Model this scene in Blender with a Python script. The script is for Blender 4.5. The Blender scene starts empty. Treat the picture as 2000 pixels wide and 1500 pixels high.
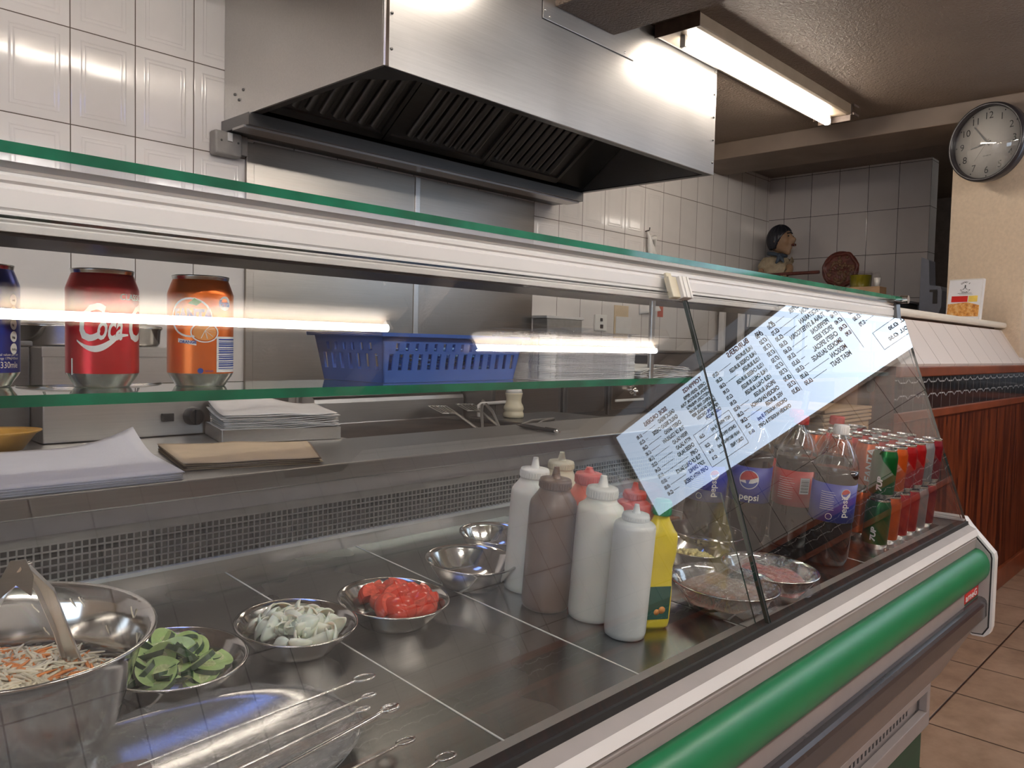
import bpy, bmesh, math, random
from mathutils import Vector, Matrix
R = math.radians
H = 1.11            # camera height; all measured heights below are relative to it and get +H
rnd = random.Random(7)
SC = bpy.context.scene
C = SC.collection
# ------------------------------------------------------------------ camera, world, exposure
F, YAW, PIT, ROL = 1569.18, 0.756194, 0.0499275, -0.0235573
fw = Vector((math.cos(YAW)*math.cos(PIT), math.sin(YAW)*math.cos(PIT), -math.sin(PIT)))
r0 = Vector((math.sin(YAW), -math.cos(YAW), 0)); d0 = fw.cross(r0)
rt = r0*math.cos(ROL)+d0*math.sin(ROL); dn = -r0*math.sin(ROL)+d0*math.cos(ROL)
cam = bpy.data.objects.new('camera', bpy.data.cameras.new('camera')); C.objects.link(cam)
cam.data.sensor_width = 36; cam.data.lens = F/2000*36; cam.data.clip_start = .02; cam.data.clip_end = 60
up = -dn; bk = -fw
cam.matrix_world = Matrix(((rt.x, up.x, bk.x, 0), (rt.y, up.y, bk.y, 0), (rt.z, up.z, bk.z, H), (0, 0, 0, 1)))
SC.camera = cam
w = bpy.data.worlds.new('world'); SC.world = w; w.use_nodes = True
w.node_tree.nodes['Background'].inputs[0].default_value = (.9, .85, .8, 1)
w.node_tree.nodes['Background'].inputs[1].default_value = .05
SC.view_settings.view_transform = 'Standard'; SC.view_settings.look = 'None'
SC.view_settings.gamma = 1; SC.view_settings.use_curve_mapping = False
SC.view_settings.exposure = 1.12
SC.cycles.transparent_max_bounces = 32; SC.cycles.max_bounces = 10
SC.cycles.caustics_reflective = False; SC.cycles.caustics_refractive = False
TUBE_KITCHEN = 17.0
TUBE_SHOP = 58.0

# ------------------------------------------------------------------ node expression helper
class X:
    def __init__(s, nt, v): s.nt = nt; s.v = v
    def _op(s, op, *a):
        n = s.nt.nodes.new('ShaderNodeMath'); n.operation = op
        for i, q in enumerate((s,)+a):
            q = q.v if isinstance(q, X) else q
            if isinstance(q, (int, float)): n.inputs[i].default_value = q
            else: s.nt.links.new(q, n.inputs[i])
        return X(s.nt, n.outputs[0])
    def __add__(s, o): return s._op('ADD', o)
    def __sub__(s, o): return s._op('SUBTRACT', o)
    def __mul__(s, o): return s._op('MULTIPLY', o)
    def __truediv__(s, o): return s._op('DIVIDE', o)
    def __lt__(s, o): return s._op('LESS_THAN', o)
    def __gt__(s, o): return s._op('GREATER_THAN', o)
    def floor(s): return s._op('FLOOR')
    def fract(s): return s._op('FRACT')
    def abs(s): return s._op('ABSOLUTE')
    def mn(s, o): return s._op('MINIMUM', o)
    def mx(s, o): return s._op('MAXIMUM', o)
    def sin(s): return s._op('SINE')
    def pw(s, o): return s._op('POWER', o)

def base(name, col=(.8, .8, .8), rough=.5, metal=0, spec=.5, **kw):
    m = bpy.data.materials.new(name); m.use_nodes = True; nt = m.node_tree
    b = nt.nodes['Principled BSDF']
    b.inputs['Base Color'].default_value = (*col, 1); b.inputs['Roughness'].default_value = rough
    b.inputs['Metallic'].default_value = metal; b.inputs['Specular IOR Level'].default_value = spec
    for k, v in kw.items(): b.inputs[k.replace('_', ' ')].default_value = v
    return m, nt, b
def coords(nt):
    tc = nt.nodes.new('ShaderNodeNewGeometry'); s = nt.nodes.new('ShaderNodeSeparateXYZ')
    nt.links.new(tc.outputs['Position'], s.inputs[0])
    return X(nt, s.outputs[0]), X(nt, s.outputs[1]), X(nt, s.outputs[2]), tc.outputs['Position']
def noise(nt, scale, detail=3, rough=.5, vec=None, stretch=None):
    n = nt.nodes.new('ShaderNodeTexNoise'); n.inputs['Scale'].default_value = scale
    n.inputs['Detail'].default_value = detail; n.inputs['Roughness'].default_value = rough
    tc = nt.nodes.new('ShaderNodeTexCoord'); src = vec or tc.outputs['Object']
    if stretch:
        mp = nt.nodes.new('ShaderNodeMapping'); mp.inputs['Scale'].default_value = stretch
        nt.links.new(src, mp.inputs[0]); src = mp.outputs[0]
    nt.links.new(src, n.inputs['Vector'])
    return X(nt, n.outputs['Fac'])
def ramp(nt, x, stops):
    r = nt.nodes.new('ShaderNodeValToRGB'); e = r.color_ramp.elements
    while len(e) < len(stops): e.new(.5)
    for i, (p, c) in enumerate(stops): e[i].position = p; e[i].color = (*c, 1)
    nt.links.new(x.v, r.inputs[0]); return r.outputs[0]
def mixc(nt, fac, a, b):
    n = nt.nodes.new('ShaderNodeMix'); n.data_type = 'RGBA'
    for i, q in ((0, fac), (6, a), (7, b)):
        if isinstance(q, X): q = q.v
        if isinstance(q, (int, float)): n.inputs[i].default_value = q
        elif isinstance(q, tuple): n.inputs[i].default_value = (*q, 1)
        else: nt.links.new(q, n.inputs[i])
    return n.outputs[2]
def bump(nt, b, x, dist=.001, strength=1):
    n = nt.nodes.new('ShaderNodeBump'); n.inputs['Distance'].default_value = dist; n.inputs['Strength'].default_value = strength
    nt.links.new(x.v, n.inputs['Height']); nt.links.new(n.outputs[0], b.inputs['Normal'])
def simple(name, col, rough=.5, metal=0, var=.12, scale=25, bumpd=0, spec=.5, **kw):
    m, nt, b = base(name, col, rough, metal, spec, **kw)
    n = noise(nt, scale)
    c1 = tuple(max(0, c*(1-var)) for c in col); c2 = tuple(min(1, c*(1+var)) for c in col)
    nt.links.new(ramp(nt, n, [(.3, c1), (.7, c2)]), b.inputs['Base Color'])
    if bumpd: bump(nt, b, n, bumpd)
    return m
def tile_mat(name, ax, ox, oz, w, h, col, grout, rough=.1, emboss=None, relief=.001, gw=.0016, var=.06):
    m, nt, b = base(name, col, rough)
    P = coords(nt); u = P[ax]; v = P[2]
    fu = ((u-ox)/w); fv = ((v-(oz+H))/h)
    lu = (fu.fract()-.5).abs()*(-w)+w*.5; lv = (fv.fract()-.5).abs()*(-h)+h*.5
    d = lu.mn(lv)
    g = d < gw
    wn = nt.nodes.new('ShaderNodeTexWhiteNoise'); wn.noise_dimensions = '2D'
    cb = nt.nodes.new('ShaderNodeCombineXYZ'); nt.links.new(fu.floor().v, cb.inputs[0]); nt.links.new(fv.floor().v, cb.inputs[1])
    nt.links.new(cb.outputs[0], wn.inputs[0])
    nz = noise(nt, 9, 5, .6, P[3])
    fac = X(nt, wn.outputs[0])*.5+nz*.6
    cc = ramp(nt, fac, [(.2, tuple(c*(1-var) for c in col)), (.8, tuple(min(1, c*(1+var)) for c in col))])
    nt.links.new(mixc(nt, g, cc, grout), b.inputs['Base Color'])
    rr = g*.6+rough; nt.links.new(rr.v, b.inputs['Roughness'])
    hgt = (d/.004).mn(1.0)
    hgt = hgt*relief + noise(nt, 7, 2, .5, P[3])*relief*.9
    if emboss:
        def ridge(at, wd):
            q = (d-at)/wd; return (q*q*(-1)).pw(1.0) if False else ((q.abs()*(-1)+1).mx(0))
        e = ridge(.032, .0035)+ridge(.044, .003)*.8
        sel = (v > emboss[0]+H)*(u < emboss[1])
        hgt = hgt+e*sel*.0011
    bump(nt, b, hgt, 1.0, 1.0)
    return m

M = {}
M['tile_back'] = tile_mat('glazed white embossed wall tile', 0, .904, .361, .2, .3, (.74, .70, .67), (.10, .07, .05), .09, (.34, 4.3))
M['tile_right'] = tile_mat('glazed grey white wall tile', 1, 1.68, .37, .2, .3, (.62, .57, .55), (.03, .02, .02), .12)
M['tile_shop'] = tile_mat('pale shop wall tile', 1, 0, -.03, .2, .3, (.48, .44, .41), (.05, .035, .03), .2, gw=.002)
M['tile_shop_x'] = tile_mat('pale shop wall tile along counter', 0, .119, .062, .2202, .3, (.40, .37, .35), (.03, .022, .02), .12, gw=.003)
def ceiling_mat(name, col):
    m, nt, b = base(name, col, .55)
    P = coords(nt)
    n1 = noise(nt, 90, 3, .6, P[3]); n2 = noise(nt, 1.5, 3, .6, P[3])
    nt.links.new(ramp(nt, n2, [(.3, tuple(c*.85 for c in col)), (.7, tuple(c*1.15 for c in col))]), b.inputs['Base Color'])
    bump(nt, b, n1, .012, 1)
    return m
M['ceiling'] = ceiling_mat('smoke stained textured ceiling', (.24, .18, .14))
M['beam'] = simple('smoke stained painted plaster', (.25, .19, .15), .6, var=.15, scale=4, bumpd=.002)
M['white_plastic_w'] = simple('white window frame paint', (.75, .75, .74), .4, var=.03)
M['cream'] = simple('cream textured wall paint', (.74, .60, .45), .6, var=.05, scale=60, bumpd=.003)
M['dark_wall'] = simple('dark brown back room paint', (.22, .18, .16), .7)
M['sill'] = simple('ivory gloss paint', (.78, .72, .62), .3, var=.03)
def boards_mat():
    m, nt, b = base('white painted tongue and groove', (.74, .66, .61), .35)
    P = coords(nt); q = ((P[0]/.19).fract()-.5).abs()*(-.19)+.095
    g = q < .0026
    nt.links.new(mixc(nt, g, (.74, .66, .61), (.50, .42, .38)), b.inputs['Base Color'])
    bump(nt, b, (q/.004).mn(1.0), .004, 1); return m
M['boards'] = boards_mat()
def wood_mat(name, dark, light, ax=0, rough=.3):
    m, nt, b = base(name, light, rough)
    P = coords(nt)
    st = (14, 14, 1.2)
    n = noise(nt, 2.2, 6, .62, P[3], stretch=st)
    k = noise(nt, 5, 2, .5, P[3], stretch=(3, 3, .9))
    kn = (k > .72)*.5
    q = ((P[ax]/.1).fract()-.5).abs()*(-.1)+.05
    g = q < .002
    c = ramp(nt, n-kn, [(.40, dark), (.60, light)])
    nt.links.new(mixc(nt, g*.35, c, tuple(x*.5 for x in dark)), b.inputs['Base Color'])
    return m
M['wood_x'] = wood_mat('orange varnished pine matchboard', (.035, .005, .002), (.20, .042, .011), 0)
M['wood_y'] = wood_mat('orange varnished pine matchboard end wall', (.035, .005, .002), (.20, .042, .011), 1)
M['wood_trim'] = simple('dark red varnished moulding', (.22, .055, .022), .3, var=.25, scale=12)
M['plywood'] = simple('brown plywood', (.34, .19, .12), .6, var=.12, scale=6)
M['bare_wood'] = simple('pale cardboard', (.50, .32, .18), .7, var=.12, scale=12)
def border_mat(name, ax):
    m, nt, b = base(name, (.02, .018, .018), .12)
    P = coords(nt); u = P[ax]; w = .11
    q = ((u/w).fract()-.5).abs()*(-w)+w/2
    g = q < .0012
    v = P[2]-(H-.123)
    c1 = ((u/w).fract()-.5).abs()*w
    spike = (c1*(-.5)+.012).mx(0)
    l1 = ((v-.022-spike).abs() < .0024); l2 = ((v+.022+spike).abs() < .0024)
    dash = ((u/(w*.25)).fract() < .82)
    oval = (c1*c1*2.6+v*v*.6).pw(.5) < .013
    pat = ((l1+l2)*dash).mn(1.0)
    c = mixc(nt, pat, (.016, .014, .014), (.40, .40, .40))
    c = mixc(nt, oval, c, (.03, .035, .045))
    nt.links.new(mixc(nt, g, c, (.26, .24, .22)), b.inputs['Base Color'])
    return m
M['border_x'] = border_mat('black border tile with silver scroll', 0)
M['border_y'] = border_mat('black border tile with silver scroll end wall', 1)
def floor_mat():
    m, nt, b = base('beige stone effect floor tile', (.42, .30, .22), .35)
    P = coords(nt); w = .3
    fu = ((P[0]-2.596)/w); fv = ((P[1]-.70)/w)
    d = ((fu.fract()-.5).abs()*(-w)+w/2).mn((fv.fract()-.5).abs()*(-w)+w/2)
    g = d < .0028
    n = noise(nt, 9, 6, .65, P[3]); n2 = noise(nt, 2, 2, .5, P[3])
    c = ramp(nt, n*.8+n2*.25, [(.3, (.22, .14, .095)), (.5, (.35, .235, .16)), (.72, (.46, .32, .23))])
    nt.links.new(mixc(nt, g, c, (.035, .018, .012)), b.inputs['Base Color'])
    bump(nt, b, (d/.005).mn(1.0), .002, 1); return m
M['floor'] = floor_mat()
def steel(name, col=.55, rough=.32, stretch=(1, 40, 40), var=.1, tint=(1, .97, .94)):
    c0 = tuple(col*t for t in tint)
    m, nt, b = base(name, c0, rough, 1)
    n = noise(nt, 6, 4, .6, stretch=stretch); n2 = noise(nt, 2.5, 3, .5)
    q = n*.5+n2*.5
    nt.links.new(ramp(nt, q, [(.3, tuple(c*(1-var) for c in c0)), (.7, tuple(min(1, c*(1+var)) for c in c0))]), b.inputs['Base Color'])
    nt.links.new((n2*.16+rough-.08).v, b.inputs['Roughness'])
    return m
M['hood_steel'] = steel('brushed hood stainless steel', .62, .36)
M['splash_steel'] = steel('stainless splashback', .31, .30, tint=(1, .90, .80))
M['grease_steel'] = steel('greasy filter metal', .10, .38)
M['gutter_steel'] = steel('smeared gutter steel', .19, .38)
M['grease_filter'] = steel('greasy baffle filter metal', .20, .36)
M['hood_black'] = simple('black hood lining and seam', (.012, .01, .01), .5)  # plain near-black for the hood's inner sheets and the plate seam
M['steel'] = steel('equipment stainless steel', .50, .33)
M['deck_steel'] = steel('display deck stainless steel', .42, .27, tint=(1, .99, .98))
M['worktop_steel'] = steel('dull stainless worktop', .34, .38)
M['bowl_steel'] = steel('polished bowl steel', .62, .13, var=.04)
M['tong_steel'] = steel('bright satin tong steel', .85, .35, var=.03, tint=(1, 1, 1))
M['tray_steel'] = steel('satin tray steel', .42, .22, var=.04)
M['chrome'] = steel('bright chrome', .8, .12, var=.03)
M['dark_steel'] = steel('dark steel', .16, .4)
M['alu'] = simple('white lacquered aluminium', (.80, .79, .78), .32, var=.03, scale=8)
M['grey_alu'] = simple('grey aluminium profile', (.42, .39, .37), .35, var=.04)
M['grey_panel'] = simple('mid grey counter panel', (.33, .29, .28), .4, var=.04)
M['dark_rail'] = simple('dark grey brown plastic', (.06, .05, .05), .4)
M['bumper_grey'] = simple('dark grey rubber bumper', (.05, .041, .043), .2, var=.08)
M['green'] = simple('green plastic bumper', (.012, .20, .075), .38, var=.05, scale=5)
M['green_dark'] = simple('dark green plinth paint', (.006, .055, .022), .4)
M['white_plastic'] = simple('white plastic', (.80, .78, .74), .35, var=.03)
M['cream_plastic'] = simple('yellowed cream plastic', (.66, .60, .44), .4, var=.05)
M['grille'] = simple('grey plastic grille mesh', (.30, .28, .26), .45)
M['grille_shade'] = simple('dark sheet for grille shade', (.035, .03, .03), .5)  # dark sheet put in for the shade behind the mesh
M['black'] = simple('black plastic', (.015, .015, .016), .35)
M['red_badge'] = simple('red badge enamel', (.65, .02, .015), .35, var=.03)
M['white_ink'] = simple('white ink', (.85, .85, .85), .5, var=.02)
M['black_ink'] = simple('black ink', (.01, .01, .012), .5, var=.02)
M['grey_ink'] = simple('grey ink', (.25, .25, .25), .5, var=.02)
M['paper'] = simple('white paper', (.80, .80, .84), .7, var=.02)
M['paper_grey'] = simple('greyed white paper', (.72, .70, .68), .75, var=.05)
M['kraft'] = simple('buff kraft paper', (.66, .52, .35), .75, var=.05)
M['kraft_edge'] = simple('brown paper edge', (.30, .22, .16), .8, var=.2, scale=80)
M['rubber'] = simple('black rubber', (.02, .02, .02), .6)

def glass(name, tint=(.93, .965, .95), rough=0.0, k=1.9, ior=1.5, haze=0, crinkle=0):
    m = bpy.data.materials.new(name); m.use_nodes = True; nt = m.node_tree; nt.nodes.clear()
    o = nt.nodes.new('ShaderNodeOutputMaterial'); t = nt.nodes.new('ShaderNodeBsdfTransparent'); g = nt.nodes.new('ShaderNodeBsdfGlossy')
    t.inputs[0].default_value = (*tint, 1); g.inputs['Roughness'].default_value = rough; g.inputs[0].default_value = (1, 1, 1, 1)
    fr = nt.nodes.new('ShaderNodeFresnel'); fr.inputs[0].default_value = ior
    geo = nt.nodes.new('ShaderNodeNewGeometry')
    fx = X(nt, fr.outputs[0])
    if crinkle:
        nz = noise(nt, 26, 6, .7, stretch=(1, 2.2, 1)); nz = ((nz*2-1).abs()*(-1)+1).mx(0).pw(5)+noise(nt, 120, 3, .6)*.12; bn = nt.nodes.new('ShaderNodeBump'); bn.inputs['Distance'].default_value = crinkle; nt.links.new(nz.v, bn.inputs['Height'])
        nt.links.new(bn.outputs[0], g.inputs['Normal']); nt.links.new(bn.outputs[0], fr.inputs['Normal'])
    ff = (fx*k/(fx*(k-1)+1)).mn(1.0)
    front = X(nt, geo.outputs['Backfacing'])*(-1)+1
    mix = nt.nodes.new('ShaderNodeMixShader'); nt.links.new((ff*front).v, mix.inputs[0])
    src = t.outputs[0]
    if haze:
        d = nt.nodes.new('ShaderNodeBsdfDiffuse'); d.inputs[0].default_value = (.8, .8, .8, 1)
        n = noise(nt, 3.5, 5, .65); m2 = nt.nodes.new('ShaderNodeMixShader')
        nt.links.new((n*haze*front).v, m2.inputs[0]); nt.links.new(t.outputs[0], m2.inputs[1]); nt.links.new(d.outputs[0], m2.inputs[2]); src = m2.outputs[0]
    nt.links.new(src, mix.inputs[1]); nt.links.new(g.outputs[0], mix.inputs[2]); nt.links.new(mix.outputs[0], o.inputs[0])
    return m
M['glass'] = glass('clear float glass', (.965, .975, .97), haze=.014)
M['shelf_glass'] = glass('shelf float glass', (.87, .95, .92))
M['clear_plastic'] = glass('clear bottle plastic', (.93, .93, .93), .04, 1.9)
M['film'] = glass('cling film', (.90, .90, .92), .10, 3.0, crinkle=.03)
M['film_tray'] = glass('cling film over tray', (.88, .88, .90), .09, 2.0, crinkle=.03, haze=.36)
M['film_dish'] = glass('cling film over dish', (.95, .95, .96), .06, 1.8, crinkle=.02, haze=.05)
M['glass_edge'] = simple('green float glass edge', (.006, .16, .085), .08, var=.35, scale=14)
M['glass_edge_dark'] = simple('dark glass edge', (.02, .045, .035), .15, var=.2)
def emis(name, col, st, lo=None):
    m = bpy.data.materials.new(name); m.use_nodes = True; nt = m.node_tree; nt.nodes.clear()
    o = nt.nodes.new('ShaderNodeOutputMaterial'); e = nt.nodes.new('ShaderNodeEmission')
    e.inputs[0].default_value = (*col, 1); e.inputs[1].default_value = st; nt.links.new(e.outputs[0], o.inputs[0]); return m
M['tube_kitchen'] = emis('lit warm white fluorescent tube', (1, .90, .78), TUBE_KITCHEN)
M['tube_shop'] = emis('lit white fluorescent tube', (1, .95, .90), TUBE_SHOP)
M['screen'] = emis('lit menu screen', (.66, .80, 1.0), 1.9)

# ------------------------------------------------------------------ mesh builder
class MB:
    def __init__(s): s.v = []; s.f = []; s.mi = []; s.sm = []
    def add(s, vs, fs, mi=0, smooth=False, T=None):
        k = len(s.v)
        s.v += [tuple(T @ Vector(v)) if T else tuple(v) for v in vs]
        for f in fs: s.f.append([i+k for i in f]); s.mi.append(mi); s.sm.append(smooth)
        return s
    def box(s, a, b, mi=0, T=None, faces=None):
        (x0, y0, z0), (x1, y1, z1) = a, b
        vs = [(x0, y0, z0), (x1, y0, z0), (x1, y1, z0), (x0, y1, z0), (x0, y0, z1), (x1, y0, z1), (x1, y1, z1), (x0, y1, z1)]
        fs = [(3, 2, 1, 0), (4, 5, 6, 7), (0, 1, 5, 4), (2, 3, 7, 6), (1, 2, 6, 5), (3, 0, 4, 7)]  # -z +z -y +y +x -x
        k = len(s.f); s.add(vs, fs, mi, False, T)
        if faces:
            for i, m in faces.items(): s.mi[k+i] = m
        return s
    def prism(s, poly, x0, x1, mi=0, axis='X', T=None, smooth=False, cap=None):
        n = len(poly)
        def p(q, t): return {'X': (t, q[0], q[1]), 'Y': (q[0], t, q[1]), 'Z': (q[0], q[1], t)}[axis]
        vs = [p(q, x0) for q in poly]+[p(q, x1) for q in poly]
        fs = [(i, (i+1) % n, (i+1) % n+n, i+n) for i in range(n)]
        s.add(vs, fs, mi, smooth, T)
        s.add(vs, [tuple(range(n))[::-1], tuple(range(n, 2*n))], mi if cap is None else cap, False, T)
        return s
    def lathe(s, prof, seg=32, mi=0, T=None, smooth=True, close=False):
        vs = []; fs = []; n = len(prof)
        for i in range(seg):
            a = 2*math.pi*i/seg
            for (r, z) in prof: vs.append((r*math.cos(a), r*math.sin(a), z))
        for i in range(seg):
            j = (i+1) % seg
            for k in range(n-1):
                if prof[k][0] < 1e-6: fs.append((i*n+k, j*n+k+1, i*n+k+1))
                elif prof[k+1][0] < 1e-6: fs.append((i*n+k, j*n+k, i*n+k+1))
                else: fs.append((i*n+k, j*n+k, j*n+k+1, i*n+k+1))
        return s.add(vs, fs, mi, smooth, T)
    def tube(s, pts, r, seg=8, mi=0, T=None, cap=True, rs=None, closed=False):
        pts = [Vector(p) for p in pts]; vs = []; fs = []; n = len(pts); last = None
        for i, p in enumerate(pts):
            if closed: t = (pts[(i+1) % n]-pts[i-1]).normalized()
            else: t = (pts[min(i+1, n-1)]-pts[max(i-1, 0)]).normalized()
            if last is None: a = t.orthogonal().normalized()
            else: a = (last-t*last.dot(t)).normalized()
            last = a; b = t.cross(a); rr = rs[i] if rs else r
            for k in range(seg):
                an = 2*math.pi*k/seg; vs.append(p+a*math.cos(an)*rr+b*math.sin(an)*rr)
        m = n if closed else n-1
        for i in range(m):
            j = (i+1) % n
            for k in range(seg):
                l = (k+1) % seg; fs.append((i*seg+k, i*seg+l, j*seg+l, j*seg+k))
        s.add(vs, fs, mi, True, T)
        if cap and not closed: s.add(vs, [tuple(range(seg))[::-1], tuple(range((n-1)*seg, n*seg))], mi, False, T)
        return s
    def grid(s, fn, nu, nv, mi=0, smooth=True, T=None, thick=0):
        vs = [fn(i/nu, j/nv) for j in range(nv+1) for i in range(nu+1)]
        fs = [(j*(nu+1)+i, j*(nu+1)+i+1, (j+1)*(nu+1)+i+1, (j+1)*(nu+1)+i) for j in range(nv) for i in range(nu)]
        return s.add(vs, fs, mi, smooth, T)
    def sphere(s, c, r, seg=16, rings=10, mi=0, sc=(1, 1, 1), T=None):
        prof = [(r*math.sin(math.pi*i/rings), -r*math.cos(math.pi*i/rings)) for i in range(rings+1)]
        prof[0] = (0, -r); prof[-1] = (0, r)
        TT = Matrix.Translation(c) @ Matrix.Diagonal((*sc, 1))
        return s.lathe(prof, seg, mi, (T @ TT) if T else TT)
    def build(s, name, mats, parent=None, bevel=0, bseg=2, solid=0, subsurf=0, T=None, world=True):
        me = bpy.data.meshes.new(name)
        me.from_pydata(s.v, [], s.f)
        if not isinstance(mats, (list, tuple)): mats = [mats]
        for m in mats: me.materials.append(M[m] if isinstance(m, str) else m)
        for i, p in enumerate(me.polygons): p.material_index = s.mi[i]; p.use_smooth = s.sm[i]
        bm = bmesh.new(); bm.from_mesh(me); bmesh.ops.recalc_face_normals(bm, faces=bm.faces) if s.recalc else None
        bm.to_mesh(me); bm.free()
        o = bpy.data.objects.new(name, me); C.objects.link(o)
        if parent:
            o.parent = parent
            if world: me.transform(PW(parent).inverted())
        if T is not None: o.matrix_basis = T
        if solid:
            q = o.modifiers.new('solid', 'SOLIDIFY'); q.thickness = solid; q.offset = -1 if solid > 0 else 1; q.thickness = abs(solid)
        if bevel:
            q = o.modifiers.new('bevel', 'BEVEL'); q.width = bevel; q.segments = bseg; q.limit_method = 'ANGLE'; q.angle_limit = R(40)
            q.harden_normals = False
        if subsurf:
            q = o.modifiers.new('sub', 'SUBSURF'); q.levels = q.render_levels = subsurf
        return o
    recalc = True
def PW(o):
    m = o.matrix_basis.copy()
    while o.parent: o = o.parent; m = o.matrix_basis @ m
    return m
def tag(o, label=None, cat=None, group=None, kind=None):
    if label: o['label'] = label
    if cat: o['category'] = cat
    if group: o['group'] = group
    if kind: o['kind'] = kind
    return o
def thing(name, label, cat, loc=(0, 0, 0), rot=(0, 0, 0), group=None, z=True):
    o = bpy.data.objects.new(name, None); C.objects.link(o)
    from mathutils import Euler
    o.rotation_euler = rot; o.location = (loc[0], loc[1], loc[2]+(H if z else 0))
    o.matrix_basis = Matrix.Translation(o.location) @ Euler(rot).to_matrix().to_4x4()
    o.empty_display_size = .05
    return tag(o, label, cat, group)
def dup(root, T, label=None, group=None):
    def cp(o, par):
        c = o.copy(); C.objects.link(c)
        if par: c.parent = par
        for ch in list(o.children): cp(ch, c)
        return c
    r = cp(root, None); r.matrix_basis = T
    if label: r['label'] = label
    if group: r['group'] = group
    return r
def up_(T, z=True): return T
def struct(o): o['kind'] = 'structure'; return o
def XYZ(x, y, z): return (x, y, z+H)
def zb(mb, a, b, mi=0, **k): return mb.box((a[0], a[1], a[2]+H), (b[0], b[1], b[2]+H), mi, **k)

_txt = {}
def text_data(s, size, extrude=.0, align='LEFT', shear=0, bold=0, spacing=1):
    cu = bpy.data.curves.new('t', 'FONT'); cu.body = s; cu.size = size; cu.extrude = extrude; cu.align_x = align
    cu.shear = shear; cu.offset = bold; cu.space_character = spacing; cu.resolution_u = 3
    o = bpy.data.objects.new('t', cu); C.objects.link(o)
    bpy.context.view_layer.update()
    dg = bpy.context.evaluated_depsgraph_get()
    me = bpy.data.meshes.new_from_object(o.evaluated_get(dg))
    vs = [v.co.copy() for v in me.vertices]; fs = [tuple(p.vertices) for p in me.polygons]
    bpy.data.objects.remove(o); bpy.data.curves.remove(cu); bpy.data.meshes.remove(me)
    return vs, fs
def add_text(mb, s, size, T, mi=0, align='LEFT', shear=0, bold=0, sx=1, spacing=1):
    vs, fs = text_data(s, size, 0, align, shear, bold, spacing)
    return mb.add([(v.x*sx, v.y, 0) for v in vs], fs, mi, False, T)
def wrap_mesh(vs, fs, rad, th0, z0, off=.0004, maxlen=.003):
    """bend flat (s,t) geometry round a vertical cylinder: s to the right seen from outside"""
    bm = bmesh.new()
    bv = [bm.verts.new((v[0], v[1], 0)) for v in vs]
    for f in fs:
        try: bm.faces.new([bv[i] for i in f])
        except Exception: pass
    for _ in range(3):
        es = [e for e in bm.edges if abs(e.verts[0].co.x-e.verts[1].co.x) > maxlen]
        if not es: break
        bmesh.ops.subdivide_edges(bm, edges=es, cuts=1)
    bmesh.ops.triangulate(bm, faces=bm.faces)
    bm.verts.index_update()
    out = []
    for v in bm.verts:
        a = th0+v.co.x/rad; rr = rad+off
        out.append((rr*math.cos(a), rr*math.sin(a), z0+v.co.y))
    fo = [tuple(v.index for v in f.verts) for f in bm.faces]
    bm.free(); return out, fo
def wrap_text(mb, s, size, rad, th0, z0, mi=0, align='LEFT', shear=0, bold=0, sx=1, vertical=False, off=.0004):
    vs, fs = text_data(s, size, 0, align, shear, bold)
    if vertical: vs = [(-v.y, v.x*sx) for v in vs]
    else: vs = [(v.x*sx, v.y) for v in vs]
    v2, f2 = wrap_mesh(vs, fs, rad, th0, z0, off); return mb.add(v2, f2, mi)
def wrap_poly(mb, poly, rad, th0, z0, mi=0, off=.0004):
    v2, f2 = wrap_mesh(poly, [tuple(range(len(poly)))], rad, th0, z0, off); return mb.add(v2, f2, mi)
def ring_poly(mb, cx, cy, ro, ri, rad, th0, z0, mi=0, n=28, off=.0004, sy=1):
    vs = [(cx+ro*math.cos(2*math.pi*i/n), cy+ro*sy*math.sin(2*math.pi*i/n)) for i in range(n)]+[(cx+ri*math.cos(2*math.pi*i/n), cy+ri*sy*math.sin(2*math.pi*i/n)) for i in range(n)]
    fs = [(i, (i+1) % n, (i+1) % n+n, i+n) for i in range(n)]
    v2, f2 = wrap_mesh(vs, fs, rad, th0, z0, off); return mb.add(v2, f2, mi)
def disc(cx, cy, r, n=24, sy=1): return [(cx+r*math.cos(2*math.pi*i/n), cy+r*sy*math.sin(2*math.pi*i/n)) for i in range(n)]

# ================================================================== THE SETTING
def sbox(name, a, b, mat, bevel=0, faces=None, mats=None):
    mb = MB(); zb(mb, a, b, faces=faces); return struct(mb.build(name, mats or mat, bevel=bevel))
sbox('floor', (-3, -2.4, -1.21), (7.4, 2.9, -1.11), 'floor')
sbox('ceiling', (-3, -2.4, 1.285), (7.4, 2.9, 1.385), 'ceiling')
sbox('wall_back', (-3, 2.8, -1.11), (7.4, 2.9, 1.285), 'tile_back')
tile_end_lit = tile_mat('wall end tile painted lit', 0, -3, .37, 9, .3, (.85, .85, .87), (.05, .04, .04), .15)  # paler than the other tiles: light on this end put into the colour
M['tile_end_lit'] = tile_end_lit
sbox('wall_right', (5.74, 1.68, -1.11), (5.88, 2.8, 1.285), 'tile_right', faces={2: 1}, mats=['tile_right', 'tile_end_lit'])
sbox('wall_far', (7.3, -2.4, -1.11), (7.4, 2.8, 1.285), 'dark_wall')
sbox('wall_left', (-3.1, .35, -1.11), (-3, 2.9, 1.285), 'cream')
sbox('wall_left_lower', (-3.1, -2.12, -1.11), (-3, .35, -.35), 'cream')
sbox('wall_left_upper', (-3.1, -2.12, .95), (-3, .35, 1.285), 'cream')
sbox('wall_left_pier', (-3.1, -2.12, -.35), (-3, -1.5, .95), 'cream')
mb = MB(); zb(mb, (-3.16, -1.55, -.40), (-3.13, .40, 1.0)); struct(mb.build('added_window', emis('added daylight behind unseen window', (.68, .82, 1.0), 2.0)))  # added glowing daylight panel behind an unseen shop window
mb = MB()
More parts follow.
